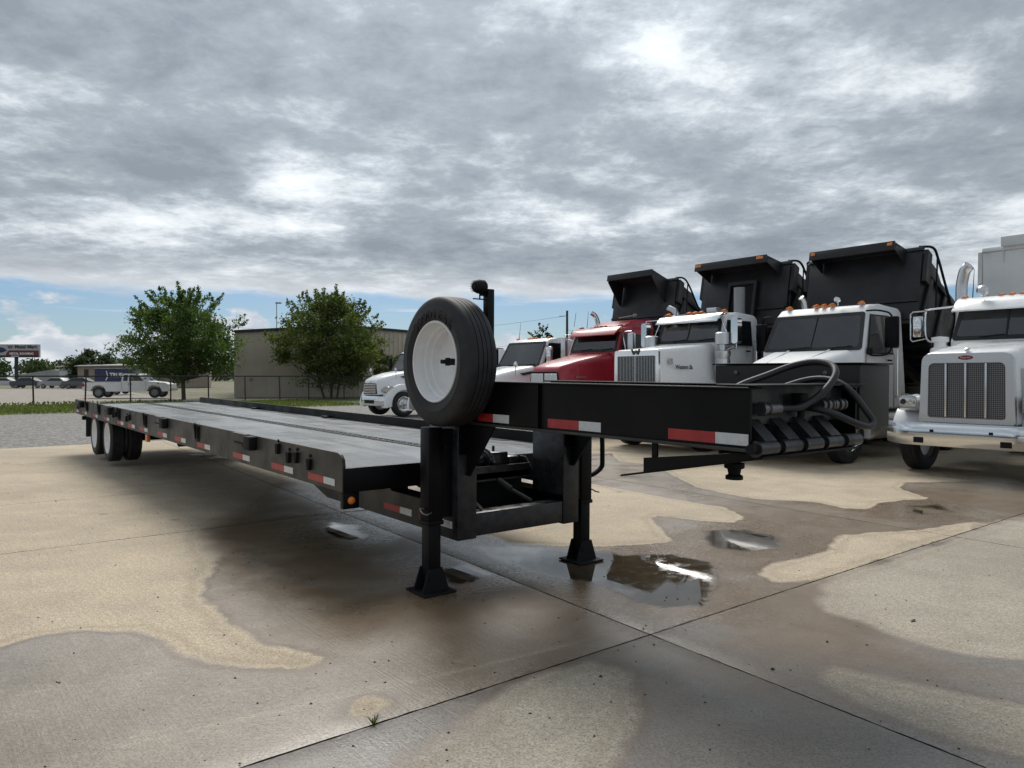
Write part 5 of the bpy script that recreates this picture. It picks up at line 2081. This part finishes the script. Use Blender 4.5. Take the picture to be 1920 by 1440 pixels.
tree('elm_tree', 'bushy dark green tree growing left of the tan building', (-23.3, 53.0, 0), 7.3, 1.0, 4.2, 3, 175, 130, .25, LEAF_A, shoots=52, shape=1.9)
tree('shade_tree', 'wide olive green tree growing against the tan building wall', (-13.6, 56.0, 0), 7.6, .55, 4.3, 11, 210, 130, .25, LEAF_B, shoots=64, stems=4, shape=1.5)
tree('young_bush', 'low olive bush at the building foot beside the wide tree', (-9.6, 57.4, 0), 3.4, .2, 1.55, 21, 34, 90, .22, LEAF_B, shoots=8, stems=3)
tree('round_tree', 'rounded dark tree behind the far tan warehouse', (-63.0, 112, 0), 5.6, 1.0, 4.0, 5, 60, 80, .5, LEAF_FAR, shoots=4)
tree('palm_topped_tree', 'small dark tree top showing over the white truck cab', (3.6, 85, 0), 6.8, 4.6, 1.25, 6, 26, 60, .35, LEAF_FAR, shoots=8)
tree('back_tree', 'small green tree seen between the white cab and red truck', (7.2, 78, 0), 4.6, 1.5, 1.4, 9, 26, 70, .35, LEAF_FAR, shoots=4)

# distant wood
rs = np.random.RandomState(17)
cs = []
for i in range(150):
    x = -330 + 300 * rs.rand()
    y = 255 + 50 * rs.rand()
    hgt = rs.uniform(7.0, 9.5) * (1.3 if rs.rand() < .15 else 1)
    w = rs.uniform(5, 9)
    k = 260
    q = rs.normal(0, 1, (k, 3))
    q /= np.linalg.norm(q, axis=1)[:, None]
    q *= rs.rand(k, 1) ** .4
    cs.append(np.stack([x + q[:, 0] * w, y + q[:, 1] * w * .6, np.abs(hgt * .48 + q[:, 2] * hgt * .52)], 1))
for i in range(110):
    x = -30 + 330 * rs.rand()
    y = 320 + 40 * rs.rand()
    hgt = rs.uniform(6, 9)
    w = rs.uniform(5, 9)
    k = 90
    q = rs.normal(0, 1, (k, 3))
    q /= np.linalg.norm(q, axis=1)[:, None]
    cs.append(np.stack([x + q[:, 0] * w, y + q[:, 1] * w * .6, np.abs(hgt * .48 + q[:, 2] * hgt * .52)], 1))
wood = leaf_mesh('distant_wood', np.concatenate(cs), 1.7, rs, LEAF_FAR, None)
tag(wood, 'dark green line of woodland along the horizon', 'woodland', kind='stuff')

# grass blades on the strip
rs = np.random.RandomState(2)
n = 26000
aa = rs.uniform(-42, 14, n)
bb = 35.2 + 10.5 * rs.rand(n)
xy = J0 + aa[:, None] * E1 + bb[:, None] * E2
pts = np.concatenate([xy, rs.uniform(.0, .05, (n, 1))], 1)
gr = leaf_mesh('grass', pts, .16, rs, GRASS_M, None, up=2.4)
tag(gr, 'short green grass strip in front of the fence', 'grass', kind='stuff')
# taller weeds along the fence line
n = 3200
aa = rs.uniform(-60, 6, n)
bb = 45.9 + rs.normal(0, .35, n)
xy = J0 + aa[:, None] * E1 + bb[:, None] * E2
pts = np.concatenate([xy, rs.uniform(.0, .16, (n, 1))], 1)
wd = leaf_mesh('weeds', pts, .20, rs, LEAF_B, None, up=1.6)
tag(wd, 'ragged weeds growing along the foot of the fence', 'weeds', kind='stuff')

# ================================================================== FENCE
FB = 46.0
FN = empty('boundary_fence', tuple(lat(-50, FB)) + (0,), label='dark wire fence with pipe rails running behind the lawn', cat='fence')
f0 = Vector((*lat(-50, FB), 0))
frng = random.Random(6)


def floc(a):
    q = lat(a, FB)
    return Vector((q[0], q[1], 0)) - f0


for a in np.arange(-50, 22, 2.3):
    b = B()
    q = floc(a + frng.uniform(-.3, .3))
    tilt = Vector((frng.normalvariate(0, .03), 0, 0))
    b.cyl(q + Vector((0, 0, -.05)), q + tilt + Vector((0, 0, 1.62)), .045, n=8)
    b.out('fence_post', FENCE_M, FN)
b = B()
b.tube([floc(-50) + Vector((0, 0, 1.62)), floc(22) + Vector((0, 0, 1.62))], .042, 6)
b.out('top_rail', FENCE_M, FN)
b = B()
for k in range(2):
    a = -50.0
    while a < 22:
        q0, q1 = floc(a), floc(a + 1.5)
        z0, z1 = (.06, 1.58) if k == 0 else (1.58, .06)
        nrm = Vector((E2[0], E2[1], 0))
        v = [q0 + Vector((0, 0, z0)), q1 + Vector((0, 0, z1))]
        w_ = Vector((0, 0, .003))
        vs_ = [b.bm.verts.new(p_) for p_ in (v[0] - w_, v[1] - w_, v[1] + w_, v[0] + w_)]
        b.bm.faces.new(vs_)
        a += .15
wm = b.out('wire_mesh', WIRE, FN, smooth=False)
wm['kind'] = 'stuff'

# brush heap by the fence
b = B()
brs = random.Random(12)
for i in range(46):
    a = brs.uniform(0, 6.28)
    l = brs.uniform(.5, 1.6)
    p0 = Vector((brs.normalvariate(0, .5), brs.normalvariate(0, .4), brs.uniform(0, .25)))
    p1 = p0 + Vector((math.cos(a) * l, math.sin(a) * l * .6, brs.uniform(.0, .55)))
    b.tube([p0, p0.lerp(p1, .5) + Vector((0, 0, .08)), p1], [.028, .018, .008], 5)
bh = b.out('brush_heap', mat('dry_branches', (0.22, 0.19, 0.15), 0.9), loc=tuple(lat(-36.6, 48.3)) + (0,))
tag(bh, 'heap of pale dry branches behind the fence at left', 'branches')

# ================================================================== BUILDINGS
bl0, bl1 = Vector((-21.6, 58.5, 0)), Vector((-5.6, 63.4, 0))
bd = (bl1 - bl0)
BL = bd.length
BW = empty('metal_building', tuple(bl0), (0, 0, math.atan2(bd.y, bd.x)), 'tan ribbed metal warehouse with dark roof edge behind the trees', 'building')
ZE, ZRG, DEP = 5.15, 5.75, 24.0


def gable(x):
    return ZE + (ZRG - ZE) * (1 - abs(x - BL * .5) / (BL * .5))


b = B()
b.prism([(0, -.05), (BL, -.05), (BL, ZE), (BL / 2, ZRG), (0, ZE)], 0, DEP, 'y')
b.out('wall', TAN, BW, smooth=False)
nrib = int(BL / .36)
for i in range(nrib + 1):
    x = i * BL / nrib
    b = B()
    b.box(x - .045, x + .045, -.07, -.001, 0, gable(min(max(x, 0), BL)) - .12)
    b.out('wall_rib', TAN, BW, smooth=False)
b = B()
for (xa, xb_) in ((-.15, BL / 2), (BL / 2, BL + .15)):
    za, zb_ = gable(min(max(xa, 0), BL)), gable(min(max(xb_, 0), BL))
    b.hexa([(xa, -.18, za - .12), (xb_, -.18, zb_ - .12), (xb_, DEP + .2, zb_ - .12 + .13), (xa, DEP + .2, za + .01), (xa, -.18, za + .08), (xb_, -.18, zb_ + .08), (xb_, DEP + .2, zb_ + .08), (xa, DEP + .2, za + .08)])
b.out('roof', DARKTRIM, BW, smooth=False)
b = B()
b.box(-.16, -.04, -.10, .02, 0, ZE - .2, .01)
b.out('downpipe', CREAM_TRIM, BW)
b = B()
b.box(1.0, 1.2, -.14, -.036, 1.25, 1.5, .01)
b.out('meter_box', GREYP, BW)
b = B()
b.box(-.06, -.005, 1.0, 2.1, 0, 2.1)
b.out('side_door', DARKTRIM, BW)

# far row of tan units with dark bays
FT = empty('storage_units', (-60.5, 104, 0), (0, 0, R(20)), 'long low tan storage building with dark bays behind the pickup', 'building')
b = B()
b.prism([(0, 0), (17, 0), (17, 3.3), (0, 3.0)], 0, 9, 'y')
b.out('wall', TAN_FAR, FT, smooth=False)
b = B()
b.hexa([(-.3, -.6, 2.98), (17.2, -.6, 3.28), (17.2, 9, 3.6), (-.3, 9, 3.3), (-.3, -.6, 3.1), (17.2, -.6, 3.4), (17.2, 9, 3.72), (-.3, 9, 3.42)])
b.out('roof', GREY_ROOF, FT, smooth=False)
for i in range(6):
    b = B()
    x = .8 + i * 1.5
    b.box(x, x + .55, -.04, -.001, .05, 2.6)
    b.out('bay', DARKTRIM, FT)
OF = empty('site_office', (-68.0, 112, 0), (0, 0, R(14)), 'small pale office block with a flat white sign panel far left', 'building')
b = B()
b.prism([(0, 0), (5.6, 0), (5.6, 3.25), (0, 3.0)], 0, 7, 'y')
b.out('wall', CREAM_TRIM, OF, smooth=False)
b = B()
b.hexa([(-.3, -.5, 3.0), (6.5, -.5, 3.3), (6.5, 7, 3.6), (-.3, 7, 3.3), (-.3, -.5, 3.12), (6.5, -.5, 3.42), (6.5, 7, 3.72), (-.3, 7, 3.42)])
b.out('roof', CREAM_TRIM, OF, smooth=False)
b = B()
b.box(.2, 1.8, -.06, -.005, .9, 2.4)
b.out('sign_panel', SIGN_WHITE, OF)
GB = empty('grey_shed', (-99, 150, 0), (0, 0, R(5)), 'low grey roofed shed in front of the far woods', 'building')
b = B()
b.prism([(0, 0), (15, 0), (15, 2.0), (6.5, 3.0), (0, 2.0)], 0, 10, 'y')
b.out('wall', GREY_ROOF, GB, smooth=False)
b = B()
b.box(9, 11, -.05, -.005, .2, 1.6)
b.out('door', DARKTRIM, GB)

# blue lettered cargo trailer behind the pickup
BT = empty('cargo_trailer', (-37.2, 66.5, 0), (0, 0, R(6)), 'blue lettered cargo trailer standing behind the white pickup', 'trailer')
b = B()
b.box(0, 3.1, 0, 1.9, .5, 2.32, .05)
b.out('body', BLUE_SIGN, BT)
b = B()
b.box(.02, 3.08, -.012, -.002, 1.0, 1.14)
b.out('white_stripe', SIGN_WHITE, BT)
b = B()
b.prism([(0, 2.30), (3.1, 2.30), (3.1, 2.36), (0, 2.36)], -.04, 1.94, 'y')
b.out('roof', GREY_ROOF, BT)
b = B()
b.prism([(.92, 1.25), (1.02, 1.25), (1.18, 1.62), (1.05, 2.1), (.98, 2.1), (1.10, 1.62)], -.012, -.002, 'y')
b.out('arrow_mark', SIGN_WHITE, BT)
tx = text_mesh('TRUE', .50, SIGN_WHITE, 'lettering', BT, .004, squeeze=.9, bold=.02)
tx.rotation_euler = (R(90), 0, 0)
tx.location = (1.85, -.008, 1.72)
for x in (1.1, 1.9):
    wheel(BT, x, -.02, .33, .33, .2, .19, -1, GREYP, nuts=False, n=20)
    wheel(BT, x, 1.92, .33, .33, .2, .19, 1, GREYP, nuts=False, n=20)
b = B()
b.tube([(0, .5, .5), (-1.2, .95, .48)], .04, 6)
b.tube([(0, 1.4, .5), (-1.2, .95, .48)], .04, 6)
b.out('drawbar', BLACK_MATT, BT)

# ================================================================== PICKUP
PK = empty('pickup_truck', (-29.0, 56.8, 0), (0, 0, R(8)), 'white pickup truck parked side-on behind the fence', 'pickup')
b = B()
prof = [(-3.05, .55), (-3.05, 1.12), (-3.0, 1.16), (-.35, 1.16), (-.30, 1.76), (-.18, 1.82), (.80, 1.82), (.92, 1.77), (1.60, 1.24), (2.75, 1.14), (3.0, 1.02), (3.05, .6), (3.0, .48), (2.55, .48), (2.5, .62), (2.35, .86), (2.15, .95), (1.85, .95), (1.65, .86), (1.5, .62), (1.45, .48), (-1.4, .48), (-1.45, .62), (-1.6, .86), (-1.8, .95), (-2.1, .95), (-2.3, .86), (-2.45, .62), (-2.5, .50)]
b.prism(prof, -.98, .98, 'y', 0, 1, lambda z: 1.0 if z < 1.2 else 1 - .16 * (z - 1.2) / .66)
b.out('body', WHITE_FLAT, PK, smooth=False)
for s in (-1, 1):
    yk = lambda z: s * .98 * (1.0 if z < 1.2 else 1 - .16 * (z - 1.2) / .66) + s * .004
    for nm, q in (('side_window', [(-.22, 1.28), (.10, 1.28), (.10, 1.72), (-.18, 1.72)]), ('side_window', [(.20, 1.28), (1.25, 1.28), (.82, 1.70), (.20, 1.72)])):
        P = [Vector((x, yk(z), z)) for x, z in q]
        if ((P[1] - P[0]).cross(P[-1] - P[0])).y * s < 0:
            P.reverse()
        panel(PK, nm, P, GLASS_SIDE, .006)
    b = B()
    b.box(-3.06, -2.9, *sorted((s * .90, s * .99)), .85, 1.1, .01)
    b.out('tail_lamp', RED_LENS, PK)
    b = B()
    for x in (-.32, .15, 1.38):
        b.box(x, x + .012, *sorted((s * .975, s * .983)), .55, 1.2)
    b.out('door_gap', GASKET, PK)
    b = B()
    b.box(-.05 + .22, .42, *sorted((s * .98, s * 1.005)), 1.02, 1.06)
    b.out('door_handle', BLACK_MATT, PK)
    for x in (-1.95, 2.0):
        wheel(PK, x, s * .86, .41, .41, .26, .23, s, GREYP, n=24, nuts=False)
P = [Vector((.96, -.78, 1.74)), Vector((1.54, -.92, 1.28)), Vector((1.54, .92, 1.28)), Vector((.96, .78, 1.74))]
panel(PK, 'windscreen', [v + Vector((.01, 0, .012)) for v in P], GLASS_SIDE, .005)
b = B()
b.box(3.0, 3.12, -.95, .95, .50, .72, .03)
b.out('bumper', CHROME, PK)
b = B()
b.box(-2.98, -.38, -.88, .88, 1.161, 1.165)
b.out('bed_opening', BLACK_MATT, PK)

# parked cars far left behind the fence
for i, (cx, cy, rot, c, lab) in enumerate(((-66.5, 103, 5, (0.05, 0.06, 0.08), 'dark saloon car parked far left behind the fence posts'),
                                           (-61.5, 101, 175, (0.30, 0.31, 0.32), 'silver saloon car parked beyond the leaning fence post'),
                                           (-57.0, 99, 8, (0.09, 0.09, 0.10), 'charcoal car parked left of the blue cargo trailer'),
                                           (-72.0, 106, 12, (0.55, 0.56, 0.57), 'pale car at the far left edge behind the fence'))):
    m_ = mat('car_paint', c, .35)
    K = empty('parked_car', (cx, cy, 0), (0, 0, R(rot)), lab, 'car', 'cars parked beyond the fence')
    b = B()
    prof = [(-2.2, .35), (-2.25, .8), (-2.1, .95), (-1.5, 1.0), (-.9, 1.42), (.5, 1.45), (1.15, 1.02), (2.1, .88), (2.25, .6), (2.2, .35)]
    b.prism(prof, -.88, .88, 'y', .03, 2, lambda z: 1.0 if z < 1.0 else 1 - .25 * (z - 1.0) / .45)
    b.out('body', m_, K)
    b = B()
    for s in (-1, 1):
        b.hexa([(-1.3, s * .872, 1.02), (.95, s * .872, 1.02), (.45, s * .70, 1.37), (-.85, s * .70, 1.37), (-1.3, s * .885, 1.02), (.95, s * .885, 1.02), (.45, s * .715, 1.37), (-.85, s * .715, 1.37)])
    b.out('windows', GLASS_SIDE, K)
    for x in (-1.35, 1.4):
        for s in (-1, 1):
            wheel(K, x, s * .80, .32, .32, .2, .2, s, GREYP, nuts=False, n=16)

# ================================================================== BILLBOARD
BB = empty('billboard', (-158.5, 240, 0), (0, 0, R(4)), 'roadside billboard with metal roofing advert on a single dark pole', 'billboard')
b = B()
b.cyl((-1.0, .5, 0), (-1.0, .5, 8.0), .55, n=16)
b.out('pole', DARKTRIM, BB)
b = B()
b.box(-9.0, 6.2, .05, 1.0, 7.75, 11.95)
face = b.out('panel', mat('faded_sign', (0.42, 0.44, 0.47), .6), BB, smooth=False)
b = B()
b.box(-9.0, 6.2, -.02, .04, 7.75, 8.45)
b.out('base_band', DARKTRIM, face, smooth=False)
b = B()
b.prism([(-4.0, 8.46), (6.2, 8.46), (6.2, 10.0), (-3.0, 10.0), (-3.6, 9.4)], -.02, .04, 'y')
b.out('red_band', SIGN_RED, face, smooth=False)
b = B()
b.prism([(-9.0, 9.3), (-5.2, 9.3), (-3.6, 9.9), (-4.6, 10.8), (-7.0, 11.2), (-9.0, 11.1)], -.05, -.021, 'y')
b.out('dark_shape', BLUE_SIGN, face, smooth=False)
b = B()
b.box(-2.2, .2, -.3, -.06, 8.0, 8.25)
b.out('maker_plate', SIGN_WHITE, face)
for body_, sz, x, z, m_ in (('Metal Mart', 1.55, 2.2, 11.15, BADGE), ('METAL ROOFING', .95, .9, 8.92, SIGN_WHITE), ('W', 1.5, -2.6, 11.0, BADGE)):
    tx = text_mesh(body_, sz, m_, 'lettering', face, .02, bold=.04)
    tx.rotation_euler = (R(90), 0, 0)
    tx.location = (x, -.06, z)

# ================================================================== POLES
UP = empty('utility_pole', (5.9, 80, 0), label='wooden utility pole with grey transformer rising behind the red truck', cat='pole')
b = B()
b.cyl((0, 0, 0), (0, 0, 8.65), .17, .12, n=10)
b.out('pole', WOOD_POLE, UP)
b = B()
b.lathe([(0, 5.3), (.24, 5.3), (.26, 5.36), (.26, 6.25), (.2, 6.33), (0, 6.35)], (.62, -.1, 0), 'z', 16, False)
b.cyl((.62, -.1, 6.33), (.62, -.1, 6.55), .04, n=6)
b.box(.1, .4, -.12, -.06, 5.6, 5.7)
b.out('transformer', GREYP, UP)
b = B()
b.cyl((-.9, 0, 8.05), (.1, 0, 8.1), .035, n=6)
b.cyl((.75, 0, 6.9), (.95, 0, 8.4), .03, n=6)
b.cyl((-.35, 0, 5.75), (.1, 0, 5.8), .04, n=6)
b.out('crossarm', GREYP, UP)
for (z0, z1, nm) in ((8.1, 8.4, 'power_line'), (5.8, 5.2, 'power_line'), (6.6, 5.0, 'power_line')):
    b = B()
    x1, y1 = (-44, 100) if nm == 'power_line' and z0 != 6.6 else (40, 95)
    pts = [(x1 * u, 22 * u, z0 + (z1 - z0) * u - 1.4 * 4 * u * (1 - u)) for u in np.linspace(0, 1, 14)]
    b.tube(pts, .012, 4)
    b.out(nm, BLACK_MATT, UP)
LM = empty('light_mast', (-25.2, 80, 0), label='thin pale light mast above the building roof', cat='pole')
b = B()
b.cyl((0, 0, 0), (0, 0, 9.4), .07, .05, n=8)
b.out('mast', CREAM_TRIM, LM)
b = B()
b.box(-.1, .5, -.15, .15, 9.4, 9.55, .03)
b.out('lamp_head', GREYP, LM)
